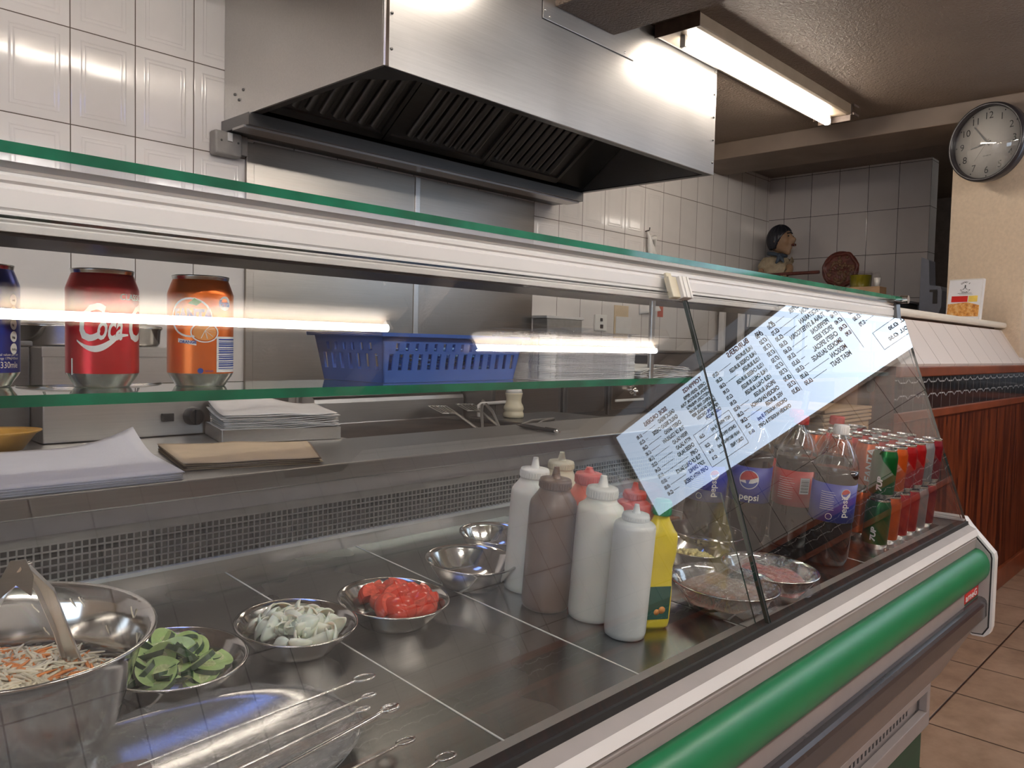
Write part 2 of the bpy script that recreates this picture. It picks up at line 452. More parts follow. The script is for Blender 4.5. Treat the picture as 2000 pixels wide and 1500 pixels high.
for y in (-1.5, -.6, .31): zb(mb, (-3.09, y, -.35), (-3.03, y+.04, .95))
for z in (-.35, .91): zb(mb, (-3.09, -1.5, z), (-3.03, .35, z+.04))
struct(mb.build('added_window_frame', 'white_plastic_w'))
sbox('trim_1', (4.58, -2.02, 1.184), (5.02, 2.8, 1.285), 'beam', bevel=.006)      # cross beam
sbox('trim_2', (2.147, -2.02, 1.169), (2.49, 1.864, 1.285), 'ceiling', bevel=.004)    # downstand beam
def dado(name, a, b, axis, off, wood, border, tile, top=True):
    """layers of a panelled wall; off = +-1 side the face looks to"""
    pass
# hatch wall along the counter line
sbox('wall_hatch', (2.80, .9, -1.11), (4.94, .98, -.045), 'wood_x')
sbox('trim_3', (2.80, .884, -.0815), (4.94, .902, -.045), 'wood_trim', bevel=.004)
sbox('trim_4', (2.80, .894, -.20), (4.94, .902, -.0815), 'border_x')
sbox('trim_5', (2.80, .886, -.232), (4.94, .902, -.20), 'wood_trim', bevel=.004)
sbox('baseboard_hatch', (2.80, .885, -1.11), (4.94, .902, -1.01), 'wood_trim', bevel=.004)
mb = MB(); mb.prism([(.888, -.045+H), (.884, -.036+H), (.99, .125+H), (1.02, .125+H), (1.02, -.045+H)], 2.80, 4.66)
struct(mb.build('wall_boarding', 'boards'))
mb = MB(); mb.prism([(.972, .135+H), (.966, .142+H), (.966, .155+H), (.972, .162+H), (1.24, .162+H), (1.24, .135+H)], 2.78, 4.60)
struct(mb.build('trim_6', 'sill', bevel=.003))
mb = MB(); zb(mb, (2.80, 1.02, -1.11), (4.6, 1.10, .135)); struct(mb.build('wall_hatch_back', 'plywood'))
mb = MB(); mb.prism([(4.71, 1.275), (4.585, .902), (4.94, .902), (4.94, 1.275)], -1.11+H, 1.183+H, axis='Z'); struct(mb.build('wall_pier', 'cream'))
# end wall of the shop (faces the camera side), with dado; seen in the mirror of the front glass
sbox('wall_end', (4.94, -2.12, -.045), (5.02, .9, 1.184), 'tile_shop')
sbox('wall_end_panelling', (4.94, -2.12, -1.11), (5.02, .99, -.045), 'wood_y')
sbox('trim_7', (4.924, -2.0, -.0815), (4.941, .884, -.045), 'wood_trim', bevel=.003)
sbox('trim_8', (4.93, -2.0, -.20), (4.941, .884, -.0815), 'border_y')
sbox('trim_9', (4.924, -2.0, -.232), (4.941, .884, -.20), 'wood_trim', bevel=.003)
sbox('baseboard_end', (4.924, -2.0, -1.11), (4.941, .884, -1.01), 'wood_trim', bevel=.003)
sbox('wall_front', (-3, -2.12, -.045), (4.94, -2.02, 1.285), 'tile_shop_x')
sbox('wall_front_panelling', (-3, -2.12, -1.11), (4.94, -2.02, -.045), 'wood_x')
sbox('trim_10', (-3, -2.02, -.20), (4.924, -2.01, -.0815), 'border_x')
sbox('trim_11', (-3, -2.02, -.0815), (4.924, -2.004, -.045), 'wood_trim')
sbox('trim_12', (-3, -2.02, -.232), (4.924, -2.004, -.20), 'wood_trim')

# ================================================================== fluorescent lamps
def batten(label, x0, x1, yc, zt, tube, group, open_end=False, wd=.102, rad=.015, drop=.056):
    t = thing('fluorescent_lamp', label, 'ceiling light', ((x0+x1)/2, yc, zt), group=group)
    zt += H
    mb = MB(); mb.prism([(yc-wd+.004, zt), (yc+wd-.004, zt), (yc+wd-.004, zt-drop*.9), (yc+wd-.02, zt-drop*.98), (yc-wd+.02, zt-drop*.98), (yc-wd+.004, zt-drop*.9)], x0, x1)
    mb.build('casing', 'lamp_casing', t, bevel=.003)
    for xx, nm in ((x0-.004, 'end_cap'), (x1, 'end_cap')):
        mb = MB()
        if open_end and xx == x1:
            mb.box((xx, yc-wd, zt-drop), (xx+.004, yc+wd, zt)); mb.box((xx, yc-wd-.012, zt-drop), (xx+.07, yc-wd-.004, zt-drop+.012)); mb.box((xx, yc-wd-.012, zt-.012), (xx+.07, yc-wd-.004, zt))
            mb.box((xx-.01, yc-.10, zt-drop-.03), (xx, yc+.07, zt-drop))
        else: mb.box((xx, yc-wd, zt-drop), (xx+.004, yc+wd, zt)); 
        mb.build(nm, 'lamp_cap', t, bevel=.001)
    for xx in (x0+.04, x1-.06):
        mb = MB(); mb.box((xx, yc-.012, zt-drop-.045), (xx+.02, yc+.012, zt-drop+.004)); mb.build('lamp_holder', 'white_plastic', t, bevel=.002)
    mb = MB(); mb.tube([(x0+.06, yc, zt-drop-.03), (x1-.06, yc, zt-drop-.03)], rad, 16)
    mb.build('tube', tube, t)
    return t
M['lamp_casing'] = simple('yellowed white lamp casing', (.30, .235, .17), .4, var=.12, scale=8)
M['lamp_cap'] = simple('brown stained lamp cap', (.16, .12, .10), .5, var=.2)
batten('ceiling strip light past the right end of the extractor hood, with open end tabs', 2.75, 4.27, 1.752, 1.285, 'tube_kitchen', 'kitchen strip lights', True, rad=.019)
batten('ceiling strip light over the front of the extractor hood, left of the ceiling beam', .45, 1.95, 1.66, 1.285, 'tube_kitchen', 'kitchen strip lights', rad=.019)
batten('shop strip light mirrored over the drink cans in the counter glass', .55, 2.07, -.78, 1.265, 'tube_shop', 'shop strip lights')
batten('shop strip light mirrored over the napkins in the counter glass', 2.54, 4.16, -.90, 1.265, 'tube_shop', 'shop strip lights')
batten('shop strip light above the left end of the counter', -1.6, -.1, -.78, 1.265, 'tube_shop', 'shop strip lights')

M['added_back_tube'] = emis('lit added back room tube', (1, .92, .82), 7)  # added lamp, never in view, to lift the end of the tiled wall
batten('strip light in the dark back room beyond the tiled wall', 6.1, 6.9, .9, 1.285, 'added_back_tube', 'back room light')
# added blue lamp, out of view, for the blue glow in the dishes
M['added_blue_tube'] = emis('lit added blue tube', (.16, .28, 1.0), 4)
t = thing('added_blue_lamp', 'blue tube insect killer hanging from the ceiling over the food display', 'insect killer', (.55, 1.05, 1.285))
mb = MB(); zb(mb, (.25, 1.00, 1.10), (.85, 1.02, 1.24)); zb(mb, (.25, .92, 1.225), (.85, 1.18, 1.24)); zb(mb, (.24, .92, 1.09), (.25, 1.18, 1.24)); zb(mb, (.85, .92, 1.09), (.86, 1.18, 1.24)); mb.build('housing', 'lamp_casing', t)
for y, z in ((.97, 1.17), (1.06, 1.17), (1.12, 1.17)):
    mb = MB(); mb.tube([(.26, y, z+H), (.84, y, z+H)], .02, 14); mb.build('blue_tube', 'added_blue_tube', t)
for x in (.3, .8):
    mb = MB(); mb.tube([(x, 1.05, 1.24+H), (x, 1.05, 1.285+H)], .003, 6); mb.build('hanging_chain', 'lamp_cap', t)

# ================================================================== extractor hood
HX0, HX1, HY, HZ = 1.417, 3.265, 1.865, .778
hood = thing('extractor_hood', 'large stainless steel extractor canopy hanging over the grill', 'extractor hood', (2.34, 2.3, HZ))
mb = MB(); zb(mb, (HX0, HY, HZ), (HX1, HY+.008, 1.283)); mb.build('front_panel', 'hood_steel', hood, bevel=.0015)
mb = MB(); zb(mb, (HX0, HY+.008, HZ), (HX0+.008, 2.798, 1.283)); mb.build('side_panel', 'hood_steel', hood)
mb = MB(); zb(mb, (HX1-.008, HY+.008, HZ), (HX1, 2.798, 1.283)); mb.build('side_panel', 'hood_steel', hood)
mb = MB(); zb(mb, (HX0+.004, HY-.004, HZ+.0), (HX0+.016, HY, 1.283)); mb.build('corner_strip', 'chrome', hood)
mb = MB()
zb(mb, (HX0+.008, HY+.008, HZ), (HX1-.008, HY+.035, HZ+.004)); zb(mb, (HX0+.008, HY+.035, HZ), (HX0+.035, 2.6, HZ+.004)); zb(mb, (HX1-.035, HY+.035, HZ), (HX1-.008, 2.6, HZ+.004))
mb.prism([(HX0+.008, HY+.008), (HX0+.17, HY+.008), (HX0+.008, HY+.17)], HZ+H-.001, HZ+H+.003, axis='Z')
mb.build('bottom_lip', 'grease_steel', hood)
mb = MB(); zb(mb, (HX0-.012, 2.60, .735), (HX1-.01, 2.797, .738)); zb(mb, (HX0-.012, 2.60, .738), (HX1-.01, 2.603, .777)); zb(mb, (HX0-.012, 2.603, .7375), (HX0-.009, 2.797, .776)); mb.build('grease_gutter', 'gutter_steel', hood)
mb = MB(); zb(mb, (HX0-.02, 2.62, .727), (HX1-.02, 2.70, .735)); mb.build('gutter_rail', 'steel', hood)
mb = MB(); zb(mb, (HX0+.01, 2.77, .78), (HX1-.01, 2.796, 1.27)); zb(mb, (HX0+.01, 1.9, 1.262), (HX1-.01, 2.77, 1.27)); mb.build('inner_lining', 'hood_black', hood)
ya, za, yb, zb_ = 2.60, .80, 2.02, 1.22
sl = Vector((0, yb-ya, zb_-za)); SL = sl.length; su = sl.normalized(); sn = Vector((0, -su.z, su.y))
if sn.z > 0: sn = -sn
for k, (fx0, fx1, r0_, r1_) in enumerate(((1.445, 1.965, 1.50, 1.90), (1.97, 2.52, 2.08, 2.43), (2.525, 3.03, 2.58, 2.93))):
    T = Matrix(((1, 0, 0, 0), (0, su.y, sn.y, ya), (0, su.z, sn.z, za+H), (0, 0, 0, 1)))   # local: x, along slope, out of filter
    mb = MB(); mb.box((fx0, 0, -.01), (fx1, SL, 0), T=T)
    for q in range(8):
        xx = r0_+(r1_-r0_)*q/7
        n = 8; poly = [(xx+.0175*math.cos(math.pi*i/n), .020*math.sin(math.pi*i/n)) for i in range(n+1)]
        mb.prism(poly, .05, SL-.04, axis='Y', T=T, smooth=True)
    mb.box((fx0, 0, 0), (fx1, .03, .012), T=T); mb.box((fx0, SL-.03, 0), (fx1, SL, .012), T=T)
    mb.box((fx0, 0, 0), (fx0+.02, SL, .012), T=T); mb.box((fx1-.02, 0, 0), (fx1, SL, .012), T=T)
    mb.build('baffle_filter', 'grease_filter', hood)
    mb = MB(); mb.box((fx0+.05, -.075, .0), (fx1-.03, -.05, .012), T=T); mb.build('filter_handle', 'dark_steel', hood)
mb = MB(); mb.box((3.035, 0, -.01), (HX1-.012, SL, 0), T=T); mb.build('blank_panel', 'grease_steel', hood)
for p_ in [(HX1-.018, HY-.001, z) for z in (.83, .93, 1.03, 1.13, 1.23)]+[(HX0+.027, HY-.001, z) for z in (.83, .93, 1.03, 1.13, 1.23)]+[(HX0-.001, y, z) for (y, z) in ((2.72, .86), (2.66, .865), (2.69, .835))]:
    mb = MB(); mb.sphere((p_[0], p_[1], p_[2]+H), .005, 10, 6); mb.build('rivet', 'dark_steel', hood)
mb = MB(); zb(mb, (2.085, HY-.003, 1.112), (2.60, HY, 1.283)); p = mb.build('cover_plate', 'hood_steel', hood, bevel=.001)
mb = MB(); zb(mb, (2.082, HY-.002, 1.1085), (2.62, HY-.0005, 1.1125)); zb(mb, (2.0815, HY-.002, 1.11), (2.085, HY-.0005, 1.283))
mb.build('seam', 'hood_black', p)
for (x, z) in ((2.095, 1.20), (2.095, 1.14), (2.12, 1.125), (2.56, 1.125)):
    mb = MB(); mb.sphere((x, HY-.003, z+H), .004, 8, 6); mb.build('screw', 'chrome', p)

# splashback sheets behind the grill
for (x0, x1, lab) in ((1.53, 2.302, 'left brushed steel splashback sheet under the extractor hood'), (2.331, 3.09, 'right brushed steel splashback sheet under the extractor hood')):
    mb = MB(); zb(mb, (x0, 2.788, -.34), (x1, 2.797, .727)); tag(mb.build('splashback_sheet', 'splash_steel', bevel=.001), lab, 'splashback', 'steel splashbacks')
mb = MB(); zb(mb, (2.302, 2.784, -.34), (2.331, 2.80, .727)); tag(mb.build('cover_strip', 'steel', bevel=.002), 'narrow vertical steel cover strip between the two splashback sheets', 'strip')
mb = MB(); zb(mb, (1.498, 2.785, -.34), (1.53, 2.80, .72)); tag(mb.build('edge_strip', 'splash_steel', bevel=.002), 'narrow steel strip at the left edge of the splashback', 'strip')

t = thing('wall_switch', 'grubby metal clad switch with white rocker on the tiles beside the hood', 'switch', (1.41, 2.76, .69))
mb = MB(); zb(mb, (1.36, 2.752, .650), (1.463, 2.80, .735)); mb.build('box', 'switch_metal' if 'switch_metal' in M else 'grille', t, bevel=.008, bseg=3)
mb = MB(); zb(mb, (1.405, 2.745, .70), (1.423, 2.752, .73)); mb.build('rocker', 'white_plastic', t, bevel=.001)
for x_ in (1.383, 1.447):
    mb = MB(); mb.sphere((x_, 2.751, .70+H), .004, 8, 6); mb.build('screw', 'dark_steel', t)
mb = MB(); zb(mb, (1.463, 2.775, .665), (1.497, 2.80, .735)); mb.build('conduit_box', 'grille', t, bevel=.003)

# ================================================================== things on the back wall
t = thing('wall_socket', 'white plastic telephone style socket on the tiles above the napkins', 'socket', (3.685, 2.79, .13))
mb = MB(); zb(mb, (3.63, 2.788, .085), (3.74, 2.80, .178)); mb.build('plate', 'white_plastic', t, bevel=.004)
mb = MB(); zb(mb, (3.675, 2.782, .14), (3.692, 2.788, .158)); zb(mb, (3.675, 2.782, .10), (3.698, 2.788, .122)); mb.build('rocker', 'dark_rail', t, bevel=.001)
mb = MB(); zb(mb, (3.82, 2.796, .03), (3.96, 2.80, .24)); o = tag(mb.build('wall_notice', 'kraft'), 'buff paper notice taped to the tiles right of the socket', 'notice')
mb = MB(); zb(mb, (3.835, 2.794, .075), (3.99, 2.796, .175)); mb.build('grey_note', 'paper_grey', o)
mb = MB(); mb.grid(lambda u, v: (4.07+.16*u, 2.795-.05*u*(1-v), .195+.09*v+.03*u+H), 8, 6); tag(mb.build('curled_note', 'paper_grey', solid=.001), 'curled white note hanging from the back wall right of the buff notice', 'note')
mb = MB(); zb(mb, (4.275, 2.797, .19), (4.335, 2.80, .26)); tag(mb.build('wall_sticker', simple('faded red paper', (.55, .12, .07), .6)), 'small red sticker on the back wall tiles', 'sticker')
t = thing('hanging_cloth', 'white knotted cloth hanging on a hook on the tiled wall', 'cloth', (4.15, 2.78, .60))
mb = MB()
mb.tube([(4.12, 2.79, .70+H), (4.12, 2.77, .66+H), (4.13, 2.77, .62+H), (4.14, 2.775, .56+H), (4.16, 2.78, .46+H)], .014, 8, rs=[.004, .012, .02, .016, .02])
mb.tube([(4.12, 2.765, .655+H), (4.165, 2.77, .665+H), (4.19, 2.775, .62+H)], .014, 8, rs=[.010, .02, .008])
mb.tube([(4.14, 2.765, .62+H), (4.18, 2.775, .56+H), (4.20, 2.78, .48+H)], .014, 8, rs=[.012, .018, .014])
mb.build('knot', 'white_plastic', t)
mb = MB(); mb.tube([(4.115, 2.80, .70+H), (4.115, 2.77, .705+H), (4.11, 2.765, .72+H)], .004, 6); mb.build('hook', 'dark_steel', t)
t = thing('grey_wall_box', 'beige metal box on the tiles behind the napkins', 'box', (3.26, 2.74, .12))
mb = MB(); zb(mb, (3.115, 2.70, .03), (3.40, 2.80, .135)); mb.build('body', 'bare_grey' if 'bare_grey' in M else 'grille', t, bevel=.004)
mb = MB(); zb(mb, (3.105, 2.695, .135), (3.41, 2.80, .15)); mb.build('lid', 'paper_grey', t, bevel=.004)

# ================================================================== refrigerated display counter
X0, X1 = -.35, 2.33
def deck_z(y): return -.45+.08*(y-.68)
TILT = math.atan(.08)
ctr = thing('display_counter', 'long refrigerated glass display counter with green bumper and aluminium rails', 'display counter', (1.0, .9, -1.11))
def cprism(name, poly, mat, x0=X0, x1=X1, smooth=False, bevel=0, parent=None, **k):
    mb = MB(); mb.prism([(p[0], p[1]+H) for p in poly], x0, x1, smooth=smooth); return mb.build(name, mat, parent or ctr, bevel=bevel, **k)
def cbox(name, a, b, mat, bevel=0, parent=None, **k):
    mb = MB(); zb(mb, a, b); return mb.build(name, mat, parent or ctr, bevel=bevel, **k)
# front mouldings
cprism('glass_gasket', [(.5525, -.4335), (.5515, -.4425), (.575, -.452), (.575, -.434)], 'rubber')
fr = cprism('front_sill', [(.552, -.4425), (.5335, -.4505), (.535, -.4985), (.62, -.4985), (.62, -.455)], 'grey_alu')
cprism('front_trim', [(.5335, -.4505), (.527, -.4655), (.536, -.4670), (.54, -.4520)], 'alu')
cprism('grooved_trim', [(.530, -.4665), (.5318, -.4735), (.5302, -.4745), (.5302, -.4775), (.5322, -.4785), (.531, -.4985), (.54, -.4985), (.54, -.4665)], 'grey_panel')
cprism('green_bumper', [(.531, -.4985), (.522, -.5005), (.513, -.5055), (.505, -.514), (.499, -.526), (.4965, -.538), (.4965, -.550), (.499, -.562), (.504, -.572), (.511, -.579), (.520, -.583), (.531, -.584)], 'green', smooth=True)
cprism('lower_panel', [(.522, -.582), (.520, -.584), (.520, -.63), (.60, -.63), (.60, -.50), (.532, -.50)], 'grey_panel')
cprism('dark_bumper', [(.520, -.6215), (.512, -.6215), (.5045, -.6245), (.500, -.630), (.498, -.638), (.4975, -.668), (.500, -.674), (.507, -.676), (.520, -.676)], 'bumper_grey', smooth=False, bevel=.002)
cprism('lower_apron', [(.509, -.676), (.600, -.852), (.62, -.852), (.62, -.63), (.522, -.63)], 'apron' if 'apron' in M else 'grey_panel')
# badge
bd = cprism('badge', [(.5185, -.592), (.5185, -.6155), (.520, -.6155), (.520, -.592)], 'red_badge', 2.195, 2.318)
mb = MB(); T = Matrix(((1, 0, 0, 2.200), (0, 0, -1, .5182), (0, 1, 0, -.6115+H), (0, 0, 0, 1)))
add_text(mb, 'arneG', .024, T, bold=.0006, sx=1.65, spacing=1.05); mb.build('badge_lettering', 'white_ink', bd)
cbox('badge_underline', (2.198, .519, -.6205), (2.318, .5205, -.6165), 'green_dark', parent=bd)
# end panel
ep = [(.562, -.425), (.547, -.445), (.49, -.507), (.487, -.52), (.487, -.70), (.491, -.716), (.503, -.727), (.53, -.729), (.60, -.69), (1.30, -.69), (1.30, -.40), (1.24, -.425)]
mb = MB(); mb.prism([(p[0], p[1]+H) for p in ep], X1, X1+.03); mb.build('end_panel', 'alu', ctr, bevel=.003)
ipl = [(.566, -.43), (.552, -.447), (.4955, -.508), (.4925, -.52), (.4925, -.70), (.505, -.722), (.53, -.724), (.60, -.69), (.60, -.60), (.70, -.43)]
cprism('end_panel_seal', ipl, 'rubber', X1-.0015, X1)
cprism('end_panel_liner', [(.568, -.4325), (.5550, -.4495), (.4988, -.5095), (.4958, -.521), (.4958, -.6985), (.507, -.7185), (.53, -.7205), (.60, -.687), (.60, -.60), (.70, -.4325)], 'grey_alu', X1-.005, X1-.0015)
cbox('end_bracket', (2.27, .53, -.722), (2.329, .60, -.60), 'grille', .01)
# lower body
mb = MB()
zb(mb, (X0, .600, -.87), (2.25, .62, -.852)); zb(mb, (X0, .600, -.965), (2.25, .62, -.925)); zb(mb, (2.225, .600, -.925), (2.25, .62, -.87)); zb(mb, (X0, .63, -.965), (2.25, 1.25, -.64)); zb(mb, (2.235, .62, -.965), (2.25, .63, -.852)); 
mb.build('body', 'grey_panel', ctr, bevel=.002)
vp = cbox('vent_panel', (.2, .624, -.926), (2.225, .6305, -.866), 'grey_panel')
for k in range(26):
    xx = 1.55+k*.0235
    cbox('vent_slot', (xx, .6232, -.915), (xx+.009, .6245, -.880), 'black', parent=vp)
cbox('plinth', (X0, .62, -1.11), (2.27, 1.25, -.985), 'green_dark', .012)
cbox('plinth_gap_shade', (X0, .66, -.985), (2.2, 1.2, -.965), 'black')  # black block filling the gap, stands in for its shade
cbox('back_panel', (X0, 1.30, -1.10), (X1, 1.32, -.66), 'grey_panel')
# deck
TD = Matrix.Translation((0, .68, -.45+H)) @ Matrix.Rotation(TILT, 4, 'X')
cuts = [X0, -.02, .13, .376, .655, .925, 1.212, 1.495, 1.78, 2.06, X1]
mb = MB(); mb.box((X0, -.115, -.03), (X1, .608, -.0035), T=TD); mb.build('deck_tray', 'alu', ctr)
for a, b in zip(cuts[:-1], cuts[1:]):
    mb = MB(); mb.box((a+.0012, -.113, -.003), (b-.0012, .606, 0), T=TD); mb.build('deck_plate', 'deck_steel', ctr, bevel=.0008, bseg=1)
for a in cuts[1:-1]:
    mb = MB(); mb.box((a-.0013, -.113, -.003), (a+.0013, .606, .0006), T=TD); mb.build('deck_joint_strip', 'alu', ctr)
# rear of the well with air grille
cbox('rear_well_strip', (X0, 1.281, -.42), (X1, 1.30, -.373), 'steel')
cbox('rear_well_lip', (X0, 1.272, -.377), (X1, 1.283, -.371), 'alu')
cbox('grille_recess_shade', (X0, 1.296, -.373), (X1, 1.30, -.308), 'grille_shade')
cbox('rear_well_top', (X0, 1.281, -.308), (X1, 1.30, -.293), 'grille')
cbox('rear_light_strip', (X0, 1.278, -.293), (X1, 1.30, -.267), 'alu_soft' if 'alu_soft' in M else 'grey_alu')
mb = MB()
nx = int((X1-X0)/.0108)
for k in range(nx+1):
    xx = X0+k*.0108; zb(mb, (xx-.0011, 1.281, -.373), (xx+.0011, 1.284, -.308))
for k in range(7):
    zz = -.3725+k*.0107; zb(mb, (X0, 1.2805, zz-.0011), (X1, 1.2835, zz+.0011))
MB.recalc = False
mb.build('air_grille', 'grille', ctr)
MB.recalc = True
# shelf and top glass
def glass_box(name, a, b, gm='glass', em='glass_edge', T=None, front=2, par=None, edge_all=True):
    mb = MB(); fc = {i: 1 for i in range(6)}
    big = {'z': (0, 1), 'y': (2, 3)}[front] if isinstance(front, str) else (0, 1)
    for i in big: fc[i] = 0
    if T is None: mb.box((a[0], a[1], a[2]+H), (b[0], b[1], b[2]+H), faces=fc)
    else: mb.box(a, b, faces=fc, T=T)
    return mb.build(name, [gm, em], par or ctr)
glass_box('top_glass', (X0, .735, .1415), (X1-.015, 1.15, .151), front='z')
glass_box('glass_shelf', (X0, .748, -.062), (1.257, .89, -.052), 'shelf_glass', front='z')
glass_box('glass_shelf', (1.30, .748, -.062), (2.27, .93, -.052), 'shelf_glass', 'glass_edge_dark', front='z')
# front glass panes
sy, sz = .733-.555, .0925+.44; L = math.hypot(sy, sz)
ax_ = Vector((0, sy/L, sz/L)); ay_ = Vector((0, sz/L, -sy/L))     # up the pane ; into the counter
TG = Matrix(((1, 0, 0, 0), (0, ay_.y, ax_.y, .555), (0, ay_.z, ax_.z, -.44+H), (0, 0, 0, 1)))
glass_box('front_glass', (X0, 0, 0), (1.197, .006, L), 'glass', 'glass_edge_dark', TG, 'y')
glass_box('front_glass', (1.204, 0, 0), (X1-.002, .006, L), 'glass', 'glass_edge_dark', TG, 'y')
mb = MB(); mb.box((1.1975, .001, .0), (1.2035, .005, L), T=TG); mb.build('pane_seal', 'rubber', ctr)
# side glass at the far end and inner divider pane
mb = MB(); pl = [(.566, -.435), (.742, .088), (.86, .105), (1.18, .13), (1.23, -.43)]
mb.prism([(p[0], p[1]+H) for p in pl], X1-.010, X1-.004, mi=1, cap=0); mb.build('side_glass', ['glass', 'glass_edge_dark'], ctr)
mb = MB(); pl = [(.572, -.447), (.645, -.236), (.90, -.236), (.90, -.425)]
mb.prism([(p[0], p[1]+H) for p in pl], 1.187, 1.191, mi=1, cap=0); mb.build('divider_glass', ['glass', 'glass_edge_dark'], ctr)
cbox('side_glass_edge', (X1-.012, .56, -.433), (X1-.001, 1.23, -.428), 'alu')
# light rail housing
hp = [(.752, .1385), (.750, .1325), (.753, .130), (.7515, .128), (.7495, .1262), (.7495, .1225), (.7525, .1205), (.7525, .1175), (.7495, .1155), (.7495, .1005), (.7525, .0985), (.7495, .0965), (.7495, .0905), (.752, .0890), (.750, .0875), (.751, .0815), (.86, .0815), (.86, .1385)]
lr = cprism('light_rail', hp, 'alu', X0, 2.30)
cbox('rail_underside', (X0, .756, .0785), (2.28, .858, .0815), 'dark_rail', parent=lr)
mb = MB(); zb(mb, (2.255, .735, .135), (2.335, .80, .141)); mb.prism([(.745, .135+H), (.80, .135+H), (.80, .06+H), (.735, .05+H)], 2.295, 2.325); mb.build('corner_bracket', 'dark_steel', ctr, bevel=.003)
mb = MB(); mb.tube([(2.315, .74, .145+H), (2.315, .72, .145+H)], .011, 12); mb.build('bracket_screw', 'chrome', ctr)
# plastic glass clip over the pane joint
TC = Matrix(((1, 0, 0, 1.172), (0, ay_.y, ax_.y, .726), (0, ay_.z, ax_.z, .078+H), (0, 0, 0, 1)))
c1 = MB(); c1.box((-.020, -.004, .005), (.004, .006, .042), T=TC); c1.box((-.018, .0, .042), (-.002, .006, .050), T=TC)
cl = c1.build('glass_clip', 'cream_plastic', ctr, bevel=.0015)
c1 = MB(); c1.box((.004, -.010, .004), (.034, .006, .042), T=TC); c1.box((.011, -.012, .004), (.013, -.010, .042), T=TC); c1.box((.025, -.012, .004), (.027, -.010, .042), T=TC); c1.build('clip_cap', 'white_plastic', cl, bevel=.0015)
# shelf rods
for x in (1.157, 2.2, -.1):
    mb = MB(); mb.tube([(x, .768, .08+H), (x, .768, -.095+H)], .0055, 12); rd = mb.build('shelf_rod', 'steel', ctr)
    mb = MB(); mb.tube([(x, .768, -.063+H), (x, .768, -.07+H), (x, .768, -.10+H), (x, .768, -.105+H)], .009, 12, rs=[.011, .011, .009, .005]); mb.build('rod_knob', 'dark_steel', rd)

# ================================================================== rear worktop and bench
t = thing('worktop', 'dull stainless steel worktop behind the display well', 'worktop', (1.2, 1.45, -.24))
mb = MB(); zb(mb, (X0, 1.276, -.267), (3.2, 1.60, -.235)); mb.build('top', 'worktop_steel', t, bevel=.003)
mb = MB(); zb(mb, (X0, 1.32, -1.11), (3.2, 1.34, -.267)); mb.build('panel', 'grey_panel', t)
t = thing('steel_bench', 'stainless bench at the left carrying the bain marie and paper tray', 'bench', (.4, 2.2, -.24))
mb = MB(); zb(mb, (-1.5, 1.602, -.28), (1.13, 2.795, -.236)); mb.build('top', 'steel', t, bevel=.002)
mb = MB(); zb(mb, (-1.5, 1.66, -1.11), (1.10, 2.74, -.28)); mb.build('body', 'grey_panel', t)
t = thing('cooking_bench', 'low steel bench along the back wall under the grill and fryers', 'bench', (2.5, 2.2, -.4))
mb = MB(); zb(mb, (1.135, 1.615, -.36), (4.85, 2.785, -.325)); mb.build('top', 'dark_steel', t)
mb = MB(); zb(mb, (1.135, 1.66, -1.11), (4.85, 2.74, -.36)); mb.build('body', 'grey_panel', t)

# bain marie box with lidded pots
t = thing('bain_marie', 'stainless steel bain marie with black switch and knob behind the drink cans', 'bain marie', (.73, 2.1, -.235))
mb = MB(); zb(mb, (.548, 1.87, -.2345), (.916, 2.45, -.03)); mb.build('body', 'steel', t, bevel=.0025)
mb = MB(); zb(mb, (.546, 1.867, -.05), (.918, 1.87, -.0285)); mb.build('top_flange', 'steel', t, bevel=.001)
mb = MB(); zb(mb, (.796, 1.862, -.2), (.823, 1.87, -.181)); mb.build('rocker_switch', 'black', t, bevel=.001)
mb = MB(); mb.tube([(.869, 1.87, -.190+H), (.869, 1.865, -.190+H), (.869, 1.845, -.190+H), (.869, 1.842, -.190+H)], .02, 24, rs=[.022, .0215, .020, .017]); kn = mb.build('control_knob', 'black', t)
mb = MB(); zb(mb, (.864, 1.836, -.208), (.874, 1.843, -.172)); mb.build('knob_grip', 'black', kn, bevel=.001)
mb = MB(); zb(mb, (.38, 1.95, -.235), (.547, 2.45, -.03)); zb(mb, (.375, 1.945, -.03), (.552, 2.46, -.018)); tag(mb.build('steel_bin', 'dark_steel', bevel=.003), 'dark steel box tight against the left side of the bain marie', 'box')
def pot(x, y, z, r, h, label, lid=True):
    t = thing('steel_pot', label, 'pot', (x, y, z))
    T = Matrix.Translation((x, y, z+H))
    mb = MB(); mb.lathe([(0, .001), (r*.9, .001), (r*.97, .008), (r, h-.004), (r*1.05, h), (r*1.05, h+.003), (r*.97, h+.002), (r*.95, .012), (0, .01)], 36, T=T); mb.build('pan', 'bowl_steel', t)
    mb = MB(); mb.lathe([(0, h+.016), (r*.5, h+.014), (r*.97, h+.008), (r*1.03, h+.006), (r*1.03, h+.003), (0, h+.0035)], 36, T=T); ld = mb.build('lid', 'steel', t)
    mb = MB(); mb.tube([(x-.03, y, z+h+.014+H), (x-.025, y, z+h+.028+H), (x+.025, y, z+h+.028+H), (x+.03, y, z+h+.014+H)], .003, 8); mb.build('lid_handle', 'dark_steel', ld)
pot(.63, 2.04, -.0295, .082, .045, 'round lidded steel pot on the bain marie behind the red can')
pot(.815, 2.12, -.0295, .08, .045, 'round lidded steel pot on the bain marie behind the orange can')
pot(.455, 2.2, -.0175, .075, .04, 'round lidded steel pot on the dark steel box')
